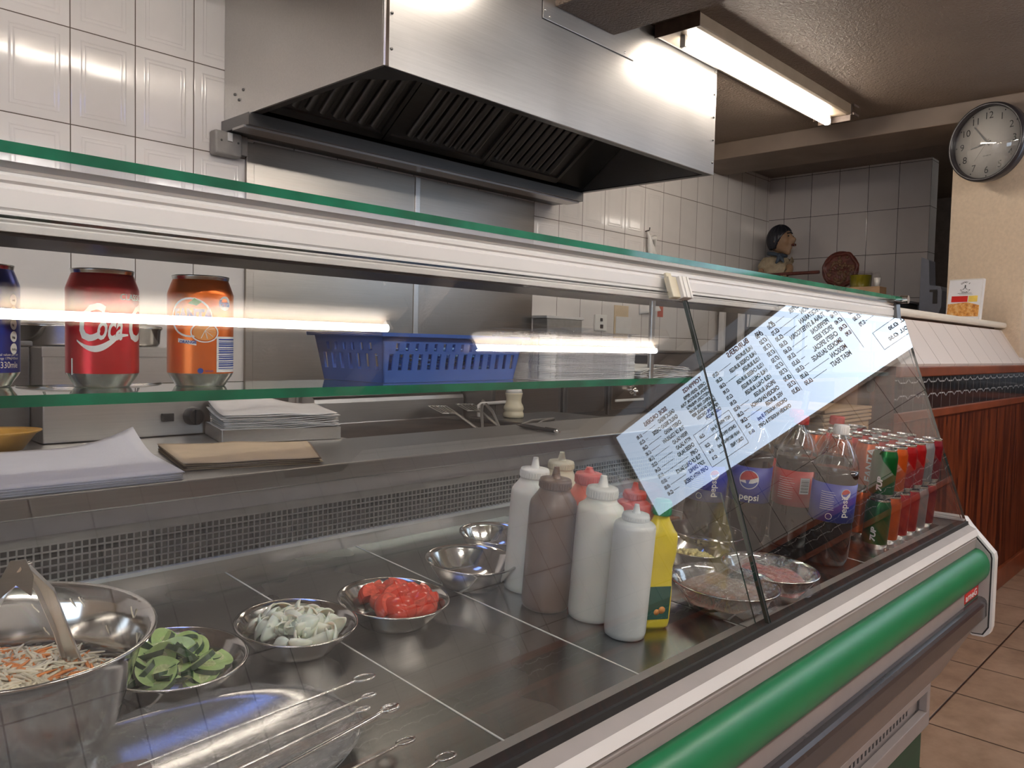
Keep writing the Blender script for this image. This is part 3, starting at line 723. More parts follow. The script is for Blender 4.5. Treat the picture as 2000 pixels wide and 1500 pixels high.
# yellow bowl
t = thing('yellow_basin', 'yellow plastic basin of scraps at the left edge of the bench', 'basin', (.36, 1.93, -.235))
T = Matrix.Translation((.40, 1.80, -.235+H)) @ Matrix.Diagonal((1.3, .8, 1, 1))
mb = MB(); mb.lathe([(0, .002), (.06, .001), (.07, .004), (.088, .035), (.096, .040), (.096, .043), (.085, .038), (.066, .008), (0, .006)], 32, T=T); mb.build('bowl', simple('ochre yellow plastic', (.55, .30, .06), .4), t)
mb = MB()
for k in range(14):
    a = rnd.random()*6.28; rr = rnd.random()*.045
    mb.sphere((.40+rr*1.3*math.cos(a), 1.80+rr*.8*math.sin(a), -.214+H+rnd.random()*.012), .012+.008*rnd.random(), 7, 5, sc=(1.3, 1, .6))
tag(mb.build('scraps', simple('yellow food scraps', (.72, .48, .15), .6, var=.3, scale=60), t), kind='stuff')

# steel tray with a stack of paper
t = thing('paper_tray', 'low stainless tray box under the grey paper stack', 'tray', (.98, 1.73, -.235))
mb = MB(); mb.prism([(.845, 1.672), (1.106, 1.598), (1.16, 1.79), (.899, 1.864)], -.2345+H, -.206+H, axis='Z'); mb.build('box', 'steel', t, bevel=.002)
def sheets(name, label, cat, fn, n, dz, mat, edge_mat, thick=.0008, jit=.006, group=None, nu=18, nv=12, skip=1):
    """stack of large sheets: fn(u,v,k)->(x,y,z)"""
    t = thing(name, label, cat, (fn(.5, .5, 0)[0], fn(.5, .5, 0)[1], fn(.5, .5, 0)[2]), group=group)
    for k in range(n):
        j = (rnd.uniform(-jit, jit), rnd.uniform(-jit, jit))
        mb = MB(); mb.grid(lambda u, v: (fn(u, v, k)[0]+j[0], fn(u, v, k)[1]+j[1], fn(u, v, k)[2]+H), nu, nv)
        o = mb.build('sheet', mat if (k % 2 == 0 or edge_mat is None) else edge_mat, t, solid=thick)
    return t
def quad(a, b, c, d, u, v):   # a(0,0) b(1,0) c(1,1) d(0,1)
    x = (a[0]*(1-u)+b[0]*u)*(1-v)+(d[0]*(1-u)+c[0]*u)*v; y = (a[1]*(1-u)+b[1]*u)*(1-v)+(d[1]*(1-u)+c[1]*u)*v
    return x, y
def f_grey(u, v, k):
    x, y = quad((.850, 1.672), (1.100, 1.601), (1.156, 1.786), (.905, 1.858), u, v)
    return x, y, -.2045+k*.0032+.003*math.sin(u*9+k)*max(0, u-.1)+.012*math.exp(-((u-.45)**2)/.05)*v*(k/10)+.02*v*v*(k/10)*(1-u*.6)
sheets('grey_paper_stack', 'stack of greyish wrapping paper sheets on the steel tray', 'paper', f_grey, 11, .003, 'paper_grey', None, thick=.0012)
def f_white(u, v, k):
    x, y = quad((.10, 1.30), (.585, 1.285), (.66, 1.69), (.15, 1.73), u, v)
    return x, y, -.2342+k*.0016+(.035+.0*k)*max(0, (u-.72)/.28)**2*max(0, (v-.55)/.45)**1.5+.0006*math.sin(6*u+k)
sheets('white_paper_stack', 'stack of large white paper sheets on the worktop, one corner curling up', 'paper', f_white, 8, .0016, 'paper', None, thick=.0009, jit=.004, nu=24, nv=16)
def f_kraft(u, v, k):
    x, y = quad((.625, 1.37), (.855, 1.30), (.955, 1.50), (.70, 1.655), u, v)
    return x, y, -.2342+k*.0019+.0007*math.sin(11*u+.25*k)+.004*u*v+.002*math.exp(-((u-.5)/.1)**2)*v
sheets('buff_paper_stack', 'stack of buff brown wrapping paper sheets on the worktop', 'paper', f_kraft, 7, .0017, 'kraft', 'kraft_edge', thick=.0008, jit=.004)
# pen
t = thing('ballpoint_pen', 'black retractable ballpoint pen lying on the steel worktop', 'pen', (1.64, 1.45, -.235))
a = Vector((1.666, 1.553, -.2285+H)); b = Vector((1.617, 1.352, -.2285+H)); 
mb = MB(); mb.tube([a.lerp(b, q) for q in (.13, .2, .45, .5, .8, .92)], .006, 14, rs=[.0045, .006, .0062, .0055, .0055, .0048]); mb.build('barrel', 'black', t)
mb = MB(); mb.tube([a.lerp(b, q) for q in (0, .05, .13)], .003, 12, rs=[.0008, .002, .0042]); mb.build('tip', 'dark_steel', t)
mb = MB(); mb.tube([a.lerp(b, q) for q in (.92, .96, .97, 1.02)], .003, 12, rs=[.0048, .0048, .0025, .0025]); mb.build('push_button', 'chrome', t)
mb = MB(); o_ = Vector((.004, 0, .0055)); mb.tube([a.lerp(b, q)+o_ for q in (.68, .7, .93)], .0012, 6); mb.build('pocket_clip', 'black', t)

# griddle
t = thing('griddle', 'blackened griddle plate with tall steel splash guard', 'griddle', (1.8, 2.1, -.325))
mb = MB(); zb(mb, (1.15, 1.63, -.3245), (2.125, 2.39, -.30)); mb.build('plate', simple('burnt griddle iron', (.05, .035, .028), .55, .3, var=.6, scale=9, bumpd=.001), t, bevel=.003)
mb = MB(); gp = [(2.40, -.3245), (2.392, -.312), (2.405, -.300), (2.405, -.225), (2.410, -.211), (2.422, -.203), (2.46, -.199), (2.50, -.199), (2.50, -.3245)]
mb.prism([(p[0], p[1]+H) for p in gp], 1.555, 2.262); mb.build('splash_guard', 'steel', t, bevel=.002)
mb = MB(); zb(mb, (1.54, 2.50, -.3245), (2.20, 2.56, -.19)); mb.build('guard_back', 'steel', t, bevel=.01)
# kebab meat on the griddle
t = thing('grilled_skewer', 'browned meat skewer lying on the griddle', 'skewer', (1.45, 1.75, -.30))
mb = MB(); mb.tube([(1.18, 1.79, -.290+H), (1.58, 1.74, -.288+H)], .0016, 6); pts = [(1.178+.012*math.cos(q), 1.79, -.290+H+.012*math.sin(q)) for q in [i*.6 for i in range(9)]]; mb.tube(pts, .0016, 6); mb.build('wire', 'steel', t)
mb = MB()
for k in range(8): mb.sphere((1.42+.022*k, 1.76-.003*k, -.286+H), .014, 8, 6, sc=(1, 1, .8))
mb.build('meat', simple('grilled brown meat', (.20, .07, .035), .6, var=.4, scale=70, bumpd=.004), t)
for k, (x0, y0, x1, y1) in enumerate(((1.17, 1.66, 1.42, 1.66), (1.16, 1.72, 1.36, 1.64))):
    mb = MB(); mb.tube([(x0, y0+.2, -.296+H), (x1, y1, -.292+H)], .0035, 8); tag(mb.build('steel_bar', 'steel'), ['longer', 'shorter'][k]+' steel bar lying on the griddle by the grey paper stack', 'bar')
# utensils
def utensil(label, p0, p1, kind, wz=.03):
    t = thing('slotted_turner' if kind == 'turner' else 'tongs', label, 'utensil', (p0[0], p0[1], p0[2]))
    a = Vector(p0)+Vector((0, 0, H)); b = Vector(p1)+Vector((0, 0, H)); d = (b-a).normalized(); s = d.cross(Vector((0, 0, 1))).normalized()
    if kind == 'turner':
        mb = MB()
        m = a.lerp(b, .34)
        for k in range(6):
            o = s*(-.035+.014*k); mb.tube([a+o, m+o*.8], .0028, 6)
        mb.tube([a-s*.038, a+s*.038], .003, 6); mb.tube([m-s*.03, m+s*.03], .003, 6); mb.build('blade', 'steel', t)
        mb = MB(); mb.tube([m, a.lerp(b, .5)+Vector((0, 0, .012)), b], .005, 8, rs=[.004, .005, .006]); mb.build('handle', 'steel', t)
    else:
        for q in (-1, 1):
            mb = MB(); mb.tube([b, a.lerp(b, .5)+s*q*.02+Vector((0, 0, .01)), a+s*q*.03], .005, 8, rs=[.006, .006, .004]); mb.sphere(a+s*q*.03, .010, 8, 6, sc=(1, 1, .5)); mb.build('arm', 'steel', t)
    return t
utensil('slotted steel turner lying on the griddle, blade up against the splash guard', (2.08, 2.36, -.250), (1.84, 1.88, -.285), 'turner')
utensil('dark slotted turner resting across the other griddle turner', (2.20, 2.33, -.245), (1.93, 1.88, -.278), 'turner')
utensil('steel tongs lying nearest the splash guard corner of the griddle', (1.86, 1.84, -.285), (2.27, 2.30, -.232), 'tongs')
utensil('steel tongs lying on the griddle beside the white salt shaker', (1.94, 1.80, -.285), (2.30, 1.95, -.278), 'tongs')
# salt shaker
def shaker(x, y, z):
    t = thing('salt_shaker', 'cream plastic salt shaker with narrow waist standing by the utensils', 'shaker', (x, y, z))
    T = Matrix.Translation((x, y, z+H))
    mb = MB(); mb.lathe([(0, 0), (.037, 0), (.040, .004), (.040, .016), (.036, .022), (.036, .028), (.040, .034), (.037, .045), (.030, .058), (.029, .072), (.033, .090), (.034, .095), (0, .096)], 32, T=T); mb.build('body', 'cream_plastic', t)
    mb = MB(); mb.lathe([(0, .122), (.012, .121), (.025, .117), (.028, .112), (.030, .108), (.033, .095), (.029, .095), (0, .095)], 32, T=T); mb.build('cap', 'white_plastic', t)
mb = MB(); zb(mb, (2.14, 1.95, -.3245), (2.62, 2.24, -.285)); tag(mb.build('steel_block', 'dark_steel', bevel=.004), 'low dark steel block under the salt shaker', 'block')
shaker(2.26, 2.12, -.2845)
mb = MB(); mb.tube([(2.17, 2.22, -.2845+H), (2.17, 2.22, -.24+H), (2.18, 2.22, -.235+H), (2.34, 2.235, -.235+H), (2.35, 2.235, -.24+H), (2.35, 2.235, -.2845+H)], .007, 8); tag(mb.build('bar_handle', 'paper_grey'), 'bent tube handle behind the salt shaker', 'handle')
# fryers
def fryer(x0, x1, y0, zt, label, tap=False):
    t = thing('deep_fryer', label, 'fryer', ((x0+x1)/2, 2.5, -.325))
    mb = MB(); zb(mb, (x0, y0, -.3245), (x1, 2.78, zt)); mb.build('body', 'dark_steel', t, bevel=.004)
    mb = MB(); zb(mb, (x0-.004, y0-.006, zt-.012), (x1+.004, 2.78, zt)); mb.build('rim', 'steel', t, bevel=.002)
    mb = MB(); zb(mb, (x0+.02, y0-.003, -.30), (x1-.02, y0, zt-.05)); mb.build('front_panel', 'splash_steel', t, bevel=.002)
    if tap:
        xc = (x0+x1)/2-.02
        mb = MB(); mb.tube([(xc, y0, -.21+H), (xc, y0-.03, -.21+H), (xc, y0-.035, -.215+H), (xc, y0-.035, -.235+H)], .016, 12, rs=[.02, .02, .016, .013]); tp = mb.build('tap', 'chrome', t)
        mb = MB(); mb.tube([(xc-.035, y0-.02, -.185+H), (xc+.035, y0-.02, -.185+H)], .005, 8); mb.tube([(xc, y0-.02, -.21+H), (xc, y0-.02, -.185+H)], .005, 8); mb.build('tap_lever', 'steel', tp)
        mb = MB(); zb(mb, (x0+.03, y0-.022, -.262), (x1-.02, y0-.012, -.250)); mb.build('handle_bar', 'white_plastic', t, bevel=.003)
fryer(2.27, 2.70, 2.25, -.05, 'dark steel fryer tank right behind the salt shaker')
fryer(2.72, 3.03, 2.25, -.05, 'dark steel fryer between the other fryer and the tap unit')
fryer(3.05, 3.42, 2.25, -.03, 'dark steel boiler unit with a drain tap and white bar handle', True)
mb = MB(); zb(mb, (3.46, 2.3, -.3245), (4.80, 2.78, -.03)); zb(mb, (3.45, 2.29, -.03), (4.81, 2.785, -.015)); tag(mb.build('steel_counter_unit', 'steel', bevel=.003), 'long plain steel unit right of the tap unit', 'unit')
# tall cabinet at the tiled right wall
t = thing('steel_cabinet', 'tall steel cabinet in the far right corner, carrying the chef figurine', 'cabinet', (5.3, 2.2, -1.11))
mb = MB(); zb(mb, (5.0, 1.72, -1.11), (5.72, 2.77, .32)); mb.build('body', 'grease_steel', t, bevel=.004)
mb = MB(); zb(mb, (4.975, 1.70, .32), (5.735, 2.785, .335)); mb.build('top_shelf', 'steel', t, bevel=.002)
for y in (2.74, 2.60, 2.2, 1.72):
    mb = MB(); zb(mb, (4.97, y-.02, -1.10), (4.999, y+.02, .318)); mb.build('post', 'paper_grey', t, bevel=.003)
for (y0, y1, z0, z1) in ((2.24, 2.56, .15, .24), (2.24, 2.56, -.1, .09), (1.76, 2.16, -.1, .24)):
    mb = MB(); zb(mb, (4.985, y0, z0), (4.998, y1, z1)); mb.build('drawer_front', 'paper_grey', t, bevel=.003)

# ================================================================== things on the glass shelf
ZS = -.052
def can_profile():
    return [(0, .006), (.018, .005), (.0235, .0015), (.0245, 0), (.0255, .001), (.027, .004), (.0315, .0105), (.033, .0135), (.033, .0955), (.0322, .0985), (.0290, .1075), (.0278, .1105), (.0285, .1135), (.0287, .1148), (.0280, .115), (.0272, .1125), (.0262, .1100), (.0, .1100)]
def can_mats(col):
    return simple('metallic can lacquer '+str(col), col, .28, .55, var=.05, scale=30)
M['can_red'] = can_mats((.62, .012, .02)); M['can_orange'] = can_mats((.80, .16, .015)); M['can_blue'] = can_mats((.01, .03, .32))
M['can_green'] = can_mats((.004, .11, .02)); M['can_silver'] = can_mats((.55, .55, .55)); M['can_maroon'] = can_mats((.24, .01, .02))
M['can_metal'] = steel('bare can aluminium', .72, .22, var=.03)
M['blue_ink'] = simple('blue ink', (.02, .06, .35), .5, var=.02)
M['orange_ink'] = simple('pale orange ink', (.85, .35, .10), .5, var=.02)
M['leaf_ink'] = simple('green ink', (.02, .25, .04), .5, var=.02)
def drink_can(x, y, z, col, label):
    t = thing('drink_can', label, 'drink can', (x, y, z)); T = Matrix.Translation((x, y, z+H+.0003))
    p = can_profile(); mb = MB(); mb.lathe(p[:8], 48, 1, T=T); mb.lathe(p[7:10]+[p[10]], 48, 0, T=T); mb.lathe([p[10], p[11]], 48, 0, T=T); 
    mb.build('body', [col, 'can_metal'], t)
    mb = MB(); mb.lathe(p[11:], 48, 0, T=T); ld = mb.build('lid', 'can_metal', t)
    mb = MB(); mb.tube([(x+.009*math.cos(q*math.pi/8)+.004, y+.006*math.sin(q*math.pi/8), z+H+.1122) for q in range(16)], .0012, 6, closed=True); mb.build('ring_pull', 'can_metal', ld)
    return t, math.atan2(-y, -x), T
cx, cy = .302, .846
t, th, T = drink_can(cx, cy, ZS, 'can_red', 'red cola can with white script lettering, middle of the three cans on the shelf')
mb = MB()
def W(fn, *a, **k):
    m2 = MB(); fn(m2, *a, **k); mb.add(m2.v, m2.f, 0, False, T)
W(wrap_text, 'C', .050, .033, th-.025/.033, .046, shear=.35, bold=.0009, sx=.62)
W(wrap_text, 'oca', .036, .033, th-.006/.033, .047, shear=.3, bold=.0006, sx=.46)
W(wrap_text, 'Cola', .050, .033, th+.021/.033, .046, shear=.35, bold=.0009, sx=.62)
sw = []; lo = []
for i in range(21):
    u = i/20; xx = -.024+.048*u
    c = .045-.012*math.sin(math.pi*min(1, u*1.25))*(1-u*.2)+.006*u
    w_ = .0012+.0035*math.sin(math.pi*u)**1.2*(1 if u < .75 else 1)
    sw.append((xx, c+w_)); lo.append((xx, c-w_*.4))
W(wrap_poly, sw+lo[::-1], .033, th+.004, 0)
W(wrap_text, 'CLASSIC', .0085, .033, th+.0155/.033, .0855, sx=.95)
mb.build('lettering', 'white_ink', t)
mb = MB(); W(wrap_poly, [(-.031, .012), (-.029, .012), (-.029, .028), (-.031, .028)], .033, th, 0); mb.build('side_panel_print', 'white_ink', t)
cx, cy = .394, .828
t, th, T = drink_can(cx, cy, ZS, 'can_orange', 'orange soda can with a round fruit logo, nearest the blue basket on the shelf')
mb = MB(); W(ring_poly, -.010, .071, .0215, .0195, .033, th, 0, sy=.95); W(ring_poly, .004, .056, .0140, .0125, .033, th, 0, sy=.75)
for k in range(6):
    a = -1.9+k*.55; W(wrap_poly, [(.004, .058), (.004+.011*math.cos(a)-.0004, .058+.0085*math.sin(a)), (.004+.011*math.cos(a)+.0004, .058+.0085*math.sin(a)), (.0046, .058)], .033, th, 0, off=.0007)
W(wrap_poly, [(.016, .015), (.045, .015), (.045, .052), (.016, .052)], .033, th, 0); W(wrap_poly, disc(.026, .0865, .0075), .033, th, 0)
W(wrap_poly, [(-.023, .0455), (-.004, .0425), (-.004, .0465), (-.023, .0495)], .033, th, 0)
mb.build('white_print', 'white_ink', t)
mb = MB(); W(wrap_poly, disc(.004, .056, .0115, sy=.72), .033, th, 0, off=.0005); mb.build('orange_slice_print', 'orange_ink', t)
mb = MB()
W(wrap_text, 'FANTA', .016, .033, th-.027/.033, .068, bold=.0009, sx=.75, off=.0009); W(wrap_text, 'Fanta', .0085, .033, th+.0185/.033, .0835, bold=.0004, sx=.72, off=.0009)
for k in range(14): W(wrap_poly, [(.018, .0185+k*.0023), (.043, .0185+k*.0023), (.043, .0185+k*.0023+(.0014 if k % 3 else .0008)), (.018, .0185+k*.0023+(.0014 if k % 3 else .0008))], .033, th, 0, off=.0009)
W(wrap_text, 'ORANGE', .0042, .033, th-.021/.033, .0445, off=.0009, bold=.0001); W(wrap_poly, disc(.0, .0165, .0028), .033, th, 0, off=.0006); W(wrap_text, 'refresh', .003, .033, th+.004/.033, .0155, off=.0006)
mb.build('blue_print', 'blue_ink', t)
mb = MB(); W(wrap_poly, [(-.012, .085), (-.006, .0905), (.001, .087), (-.004, .083)], .033, th, 0, off=.0009); mb.build('leaf_print', 'leaf_ink', t)
cx, cy = .207, .888
t, th, T = drink_can(cx, cy, ZS, 'can_blue', 'blue drink can at the left edge, printed with white nutrition ovals')
mb = MB()
for k in range(5): W(wrap_poly, disc(.031, .036+k*.0115, .0045, sy=1.15), .033, th, 0)
W(wrap_text, '330mle', .0085, .033, th+.016/.033, .018, sx=.8); W(wrap_text, 'Typical values per can', .0032, .033, th+.009/.033, .0295); W(wrap_text, 'Energy 179kJ/42kcal', .0032, .033, th+.011/.033, .026)
mb.build('white_print', 'white_ink', t)
mb = MB()
for k, s in enumerate(('0.01g', '34g', '0g', '0g', '140')): W(wrap_text, s, .0028, .033, th+.028/.033, .0345+k*.0115, off=.0009, bold=.0001)
mb.build('dark_print', 'black_ink', t)

# blue plastic basket
M['blue_plastic'] = simple('blue plastic', (.05, .13, .48), .42, var=.05)
t = thing('plastic_basket', 'blue slotted plastic basket full of blue sachets on the glass shelf', 'basket', (.72, .83, ZS))
BA = Vector((.605, .787)); ang = R(3.0); ex = Vector((math.cos(ang), math.sin(ang))); ey = Vector((-math.sin(ang), math.cos(ang)))
LW, LD, BH = .245, .118, .062
def bw(name, o, d, nrm, ln):
    """slotted tapered wall: o start corner (bottom), d along, nrm outward"""
    mb = MB()
    def P(s, z, off=0):
        fl = z*.16+off; q = o+d*(s)+nrm*fl; return (q.x, q.y, ZS+H+.0005+z)
    def quadbox(s0, s1, z0, z1, e0=0, e1=0):
        vs = []
        for off in (0, -.0022):
            for (s, z) in ((s0, z0), (s1, z0), (s1, z1), (s0, z1)):
                ext = z*.16; s_ = (s-ext if s == 0 else s+ext if s == ln else s); vs.append(P(s_, z, off))
        mb.add(vs, [(0, 1, 2, 3), (7, 6, 5, 4), (0, 4, 5, 1), (1, 5, 6, 2), (2, 6, 7, 3), (3, 7, 4, 0)])
    quadbox(0, ln, 0, .0155); quadbox(0, ln, .049, .0615)
    n = int(round(ln/.0165)); pw = ln/n
    for k in range(n+1):
        s0 = max(0, k*pw-.0048); s1 = min(ln, k*pw+.0048); quadbox(s0, s1, .0155, .0365)
    for k in range(n):
        s0 = (k+.5)*pw-.0055; s1 = (k+.5)*pw+.0055; quadbox(s0, s1, .0385, .049)
    quadbox(0, pw*.25, .0385, .049); quadbox(ln-pw*.25, ln, .0385, .049); quadbox(0, ln, .0355, .0395)
    # rim
    vs = []
    for (off, z) in ((-.002, .0615), (.007, .0615), (.007, .0570), (.0055, .0570), (.0055, .060), (-.002, .060)):
        for s in (0, ln):
            ext = .0615*.16+(off if off > 0 else 0); s_ = s-ext if s == 0 else s+ext; vs.append(P(s_, z, off))
    mb.add(vs, [(0, 2, 3, 1), (2, 4, 5, 3), (4, 6, 7, 5), (6, 8, 9, 7), (8, 10, 11, 9), (10, 0, 1, 11), (0, 2, 4, 6, 8, 10), (1, 3, 5, 7, 9, 11)])
    return mb.build(name, 'blue_plastic', t)
bw('slotted_wall', BA, ex, -ey, LW); bw('slotted_wall', BA+ex*LW, ey, ex, LD); bw('slotted_wall', BA+ex*LW+ey*LD, -ex, ey, LW); bw('slotted_wall', BA+ey*LD, -ey, -ex, LD)
mb = MB(); c = [BA, BA+ex*LW, BA+ex*LW+ey*LD, BA+ey*LD]; mb.prism([(q.x, q.y) for q in c], ZS+H+.0003, ZS+H+.0025, axis='Z'); mb.build('base', 'blue_plastic', t)
def sachet_mat():
    m, nt, b = base('blue and white foil sachet', (.05, .3, .75), .3)
    tc = nt.nodes.new('ShaderNodeTexCoord'); s = nt.nodes.new('ShaderNodeSeparateXYZ'); nt.links.new(tc.outputs['Object'], s.inputs[0])
    q = ((X(nt, s.outputs[0])*60).fract() < .35)
    nt.links.new(mixc(nt, q, (.04, .24, .75), (.45, .80, .98)), b.inputs['Base Color']); return m
M['sachet'] = sachet_mat()
proto = None
for k in range(34):
    s = .001+rnd.random()*(LW-.062); d = .001+rnd.random()*(LD-.042)*(.5 if k % 2 else 1); q = BA+ex*(s+.03)+ey*(d+.02); z = ZS+.004+.0011*k
    Tm = Matrix.Translation((q.x, q.y, z+H+.002)) @ Matrix.Rotation(rnd.uniform(-.35, .35)+ang, 4, 'Z') @ Matrix.Rotation(rnd.uniform(-.12, .12), 4, 'X') @ Matrix.Rotation(rnd.uniform(-.12, .12), 4, 'Y')
    if proto is None:
        mb = MB()
        for sg in (1, -1): mb.grid(lambda u, v: ((u-.5)*.055, (v-.5)*.032, sg*.0022*math.sin(math.pi*u)*math.sin(math.pi*v)), 8, 6)
        proto = mb.build('sauce_sachet', 'sachet'); proto.matrix_basis = Tm
        tag(proto, 'small blue and white sachet lying in the blue basket', 'sachet', 'sachets in the blue basket')
    else:
        o = proto.copy(); C.objects.link(o); o.matrix_basis = Tm

# wrapped napkin stack and loose wrapping sheets
t = thing('napkin_pack', 'tall stack of white paper napkins in clear film beside the blue basket', 'napkins', (1.0, .85, ZS))
for k in range(34):
    j = (rnd.uniform(-.0006, .0006), rnd.uniform(-.0006, .0006)); z = ZS+.0006+k*.00195
    mb = MB(); mb.grid(lambda u, v: (.888+j[0]+.228*u, .772+j[1]+.11*v, z+H+.0004*math.sin(9*u+k)), 8, 4); mb.build('napkin', 'paper', t, solid=.0016)
mb = MB()
def fn_(u, v):
    a = 2*math.pi*u; ca, sa = math.cos(a), math.sin(a)
    sx_ = abs(ca)**.35*(1 if ca > 0 else -1); sy_ = abs(sa)**.35*(1 if sa > 0 else -1)
    return (1.002+.118*sx_+.002*math.sin(17*a), .827+.058*sy_+.002*math.sin(23*a), ZS+.001+.071*v+H)
mb.grid(fn_, 64, 6)
mb.build('film_wrap', 'film', t)
mb = MB(); mb.grid(lambda u, v: (.878+.25*u, .765+.12*v, ZS+.0705+.006*math.exp(-((u-.45)/.12)**2)+.0025*math.sin(14*u+5*v)+.008*(1-u)**3+H), 40, 10); mb.build('film_top', 'film_white' if 'film_white' in M else 'film', t)
def f_loose(u, v, k):
    x, y = quad((1.125, .765), (1.298, .778), (1.30, .88), (1.135, .885), u, v)
    return x+.004*math.sin(k*2.1), y, ZS+.0012+k*.0022*(1-.55*max(0, u-.5))*(.55+.45*min(1, u*3.5))+.0006*math.sin(20*u+k*1.7)
sheets('greaseproof_stack', 'low rumpled pile of white greaseproof sheets at the end of the shelf', 'paper', f_loose, 10, .0022, 'paper', 'paper_grey', thick=.0007, jit=.002, nu=24, nv=6)
# translucent tub on the right shelf
t = thing('plastic_tub', 'translucent white plastic tub on the far right glass shelf', 'tub', (2.1, .84, ZS))
M['frosted'] = glass('frosted tub plastic', (.80, .82, .80), .25, 1.5, haze=.5)
mb = MB()
c0 = (1.93, .765, ZS+.001); c1 = (2.25, .92, ZS+.055)
for (a, b) in (((c0[0], c0[1], c0[2]), (c1[0], c0[1]+.002, c1[2])), ((c0[0], c1[1]-.002, c0[2]), (c1[0], c1[1], c1[2])), ((c0[0], c0[1], c0[2]), (c0[0]+.002, c1[1], c1[2])), ((c1[0]-.002, c0[1], c0[2]), (c1[0], c1[1], c1[2])), ((c0[0], c0[1], c0[2]), (c1[0], c1[1], c0[2]+.002))): zb(mb, a, b)
mb.build('body', 'frosted', t)
mb = MB(); zb(mb, (1.925, .760, ZS+.055), (2.255, .925, ZS+.059)); mb.build('lid', 'frosted', t)

# ================================================================== things on the display deck
def DT(x, y, rz=0, lift=0): return Matrix.Translation((x, y, deck_z(y)+H)) @ Matrix.Rotation(TILT, 4, 'X') @ Matrix.Rotation(rz, 4, 'Z') @ Matrix.Translation((0, 0, lift))
def thingM(name, label, cat, Tm, group=None):
    o = bpy.data.objects.new(name, None); C.objects.link(o); o.matrix_basis = Tm; o.empty_display_size = .05
    return tag(o, label, cat, group)
def B(mb, name, mats, par, **k): return mb.build(name, mats, par, world=False, **k)
FACE = lambda x, y: math.atan2(-y, -x)
M['sauce_white'] = simple('milky squeeze bottle plastic', (.78, .76, .70), .35, var=.03, Subsurface_Weight=.15)
M['sauce_white2'] = simple('cool white squeeze bottle plastic', (.74, .76, .76), .3, var=.03)
M['sauce_brown'] = simple('brown squeeze bottle plastic', (.15, .085, .06), .33, var=.06)
M['sauce_orange'] = simple('orange red squeeze bottle plastic', (.72, .13, .06), .35, var=.05)
M['sauce_red'] = simple('red squeeze bottle plastic', (.62, .08, .06), .35, var=.05)
def squeeze(x, y, rad, hs, hn, hc, ht, bmat, cmat, label, style=0, nz=.0075, capr=None):
    """hs shoulder start, hn neck, hc cap top, ht nozzle tip"""
    t = thingM('squeeze_bottle', label, 'sauce bottle', DT(x, y, rnd.random()*6))
    rn = rad*.62 if capr is None else capr*.93
    if style == 0:
        prof = [(0, .002), (rad*.86, .0), (rad*.95, .002), (rad*.99, .008), (rad, .016), (rad, hs-.012), (rad*.985, hs-.002), (rad*.94, hs+.004), (rn*1.12, hn-.008), (rn, hn-.002), (rn, hn+.004), (0, hn+.004)]
    else:
        prof = [(0, .002), (rad*.88, .0), (rad*.96, .002), (rad, .01), (rad, hs-.006), (rad*.96, hs-.001), (rad*.85, hs+.002), (rn*1.05, hs+.005), (rn, hn), (0, hn)]
    mb = MB(); mb.lathe(prof, 40); B(mb, 'bottle', bmat, t)
    rc = capr or rad*.66
    mb = MB(); mb.lathe([(0, hn-.001), (rc*.98, hn-.001), (rc, hn+.001), (rc, hc-.003), (rc*.96, hc), (nz*1.6, hc+.0015), (0, hc+.0015)], 40)
    for k in range(36):
        a = k*math.pi/18; mb.tube([((rc+.0002)*math.cos(a), (rc+.0002)*math.sin(a), hn+.001), ((rc+.0002)*math.cos(a), (rc+.0002)*math.sin(a), hc-.004)], .0006, 4)
    cp = B(mb, 'screw_cap', cmat, t)
    mb = MB(); mb.lathe([(nz*1.35, hc), (nz, hc+.003), (nz*.62, ht-.002), (nz*.6, ht), (nz*.35, ht), (0, ht-.001)], 20); B(mb, 'nozzle', cmat, cp)
    return t
squeeze(1.022, .711, .0325, .178, .184, .193, .2075, 'sauce_white2', 'sauce_white2', 'smaller round shouldered white squeeze bottle, frontmost in the sauce bottle group', 1, .006, .021)
squeeze(1.036, .788, .0385, .181, .200, .2155, .2345, 'sauce_white', 'white_plastic', 'tall white squeeze bottle with ribbed cap between the brown and the small white one', nz=.0085)
squeeze(1.006, .862, .040, .176, .202, .2165, .2365, 'sauce_brown', 'sauce_brown', 'dark brown squeeze bottle with brown cap')
squeeze(1.040, .938, .0385, .176, .200, .2145, .2345, 'sauce_white', 'white_plastic', 'white squeeze bottle leftmost of the group, half hidden by the brown one')
squeeze(1.128, .952, .036, .170, .204, .217, .234, 'cream_plastic', 'cream_plastic', 'cream coloured squeeze bottle with beige cap, rearmost of the sauce bottles')
squeeze(1.108, .872, .036, .172, .196, .2135, .224, 'sauce_orange', 'sauce_red', 'orange squeeze bottle with coral cap right behind the brown one', nz=.0095)
squeeze(1.165, .812, .0305, .168, .176, .188, .2035, 'sauce_red', 'sauce_red', 'small red squeeze bottle with stepped red cap behind the lemon bottle', 1, .007, .020)
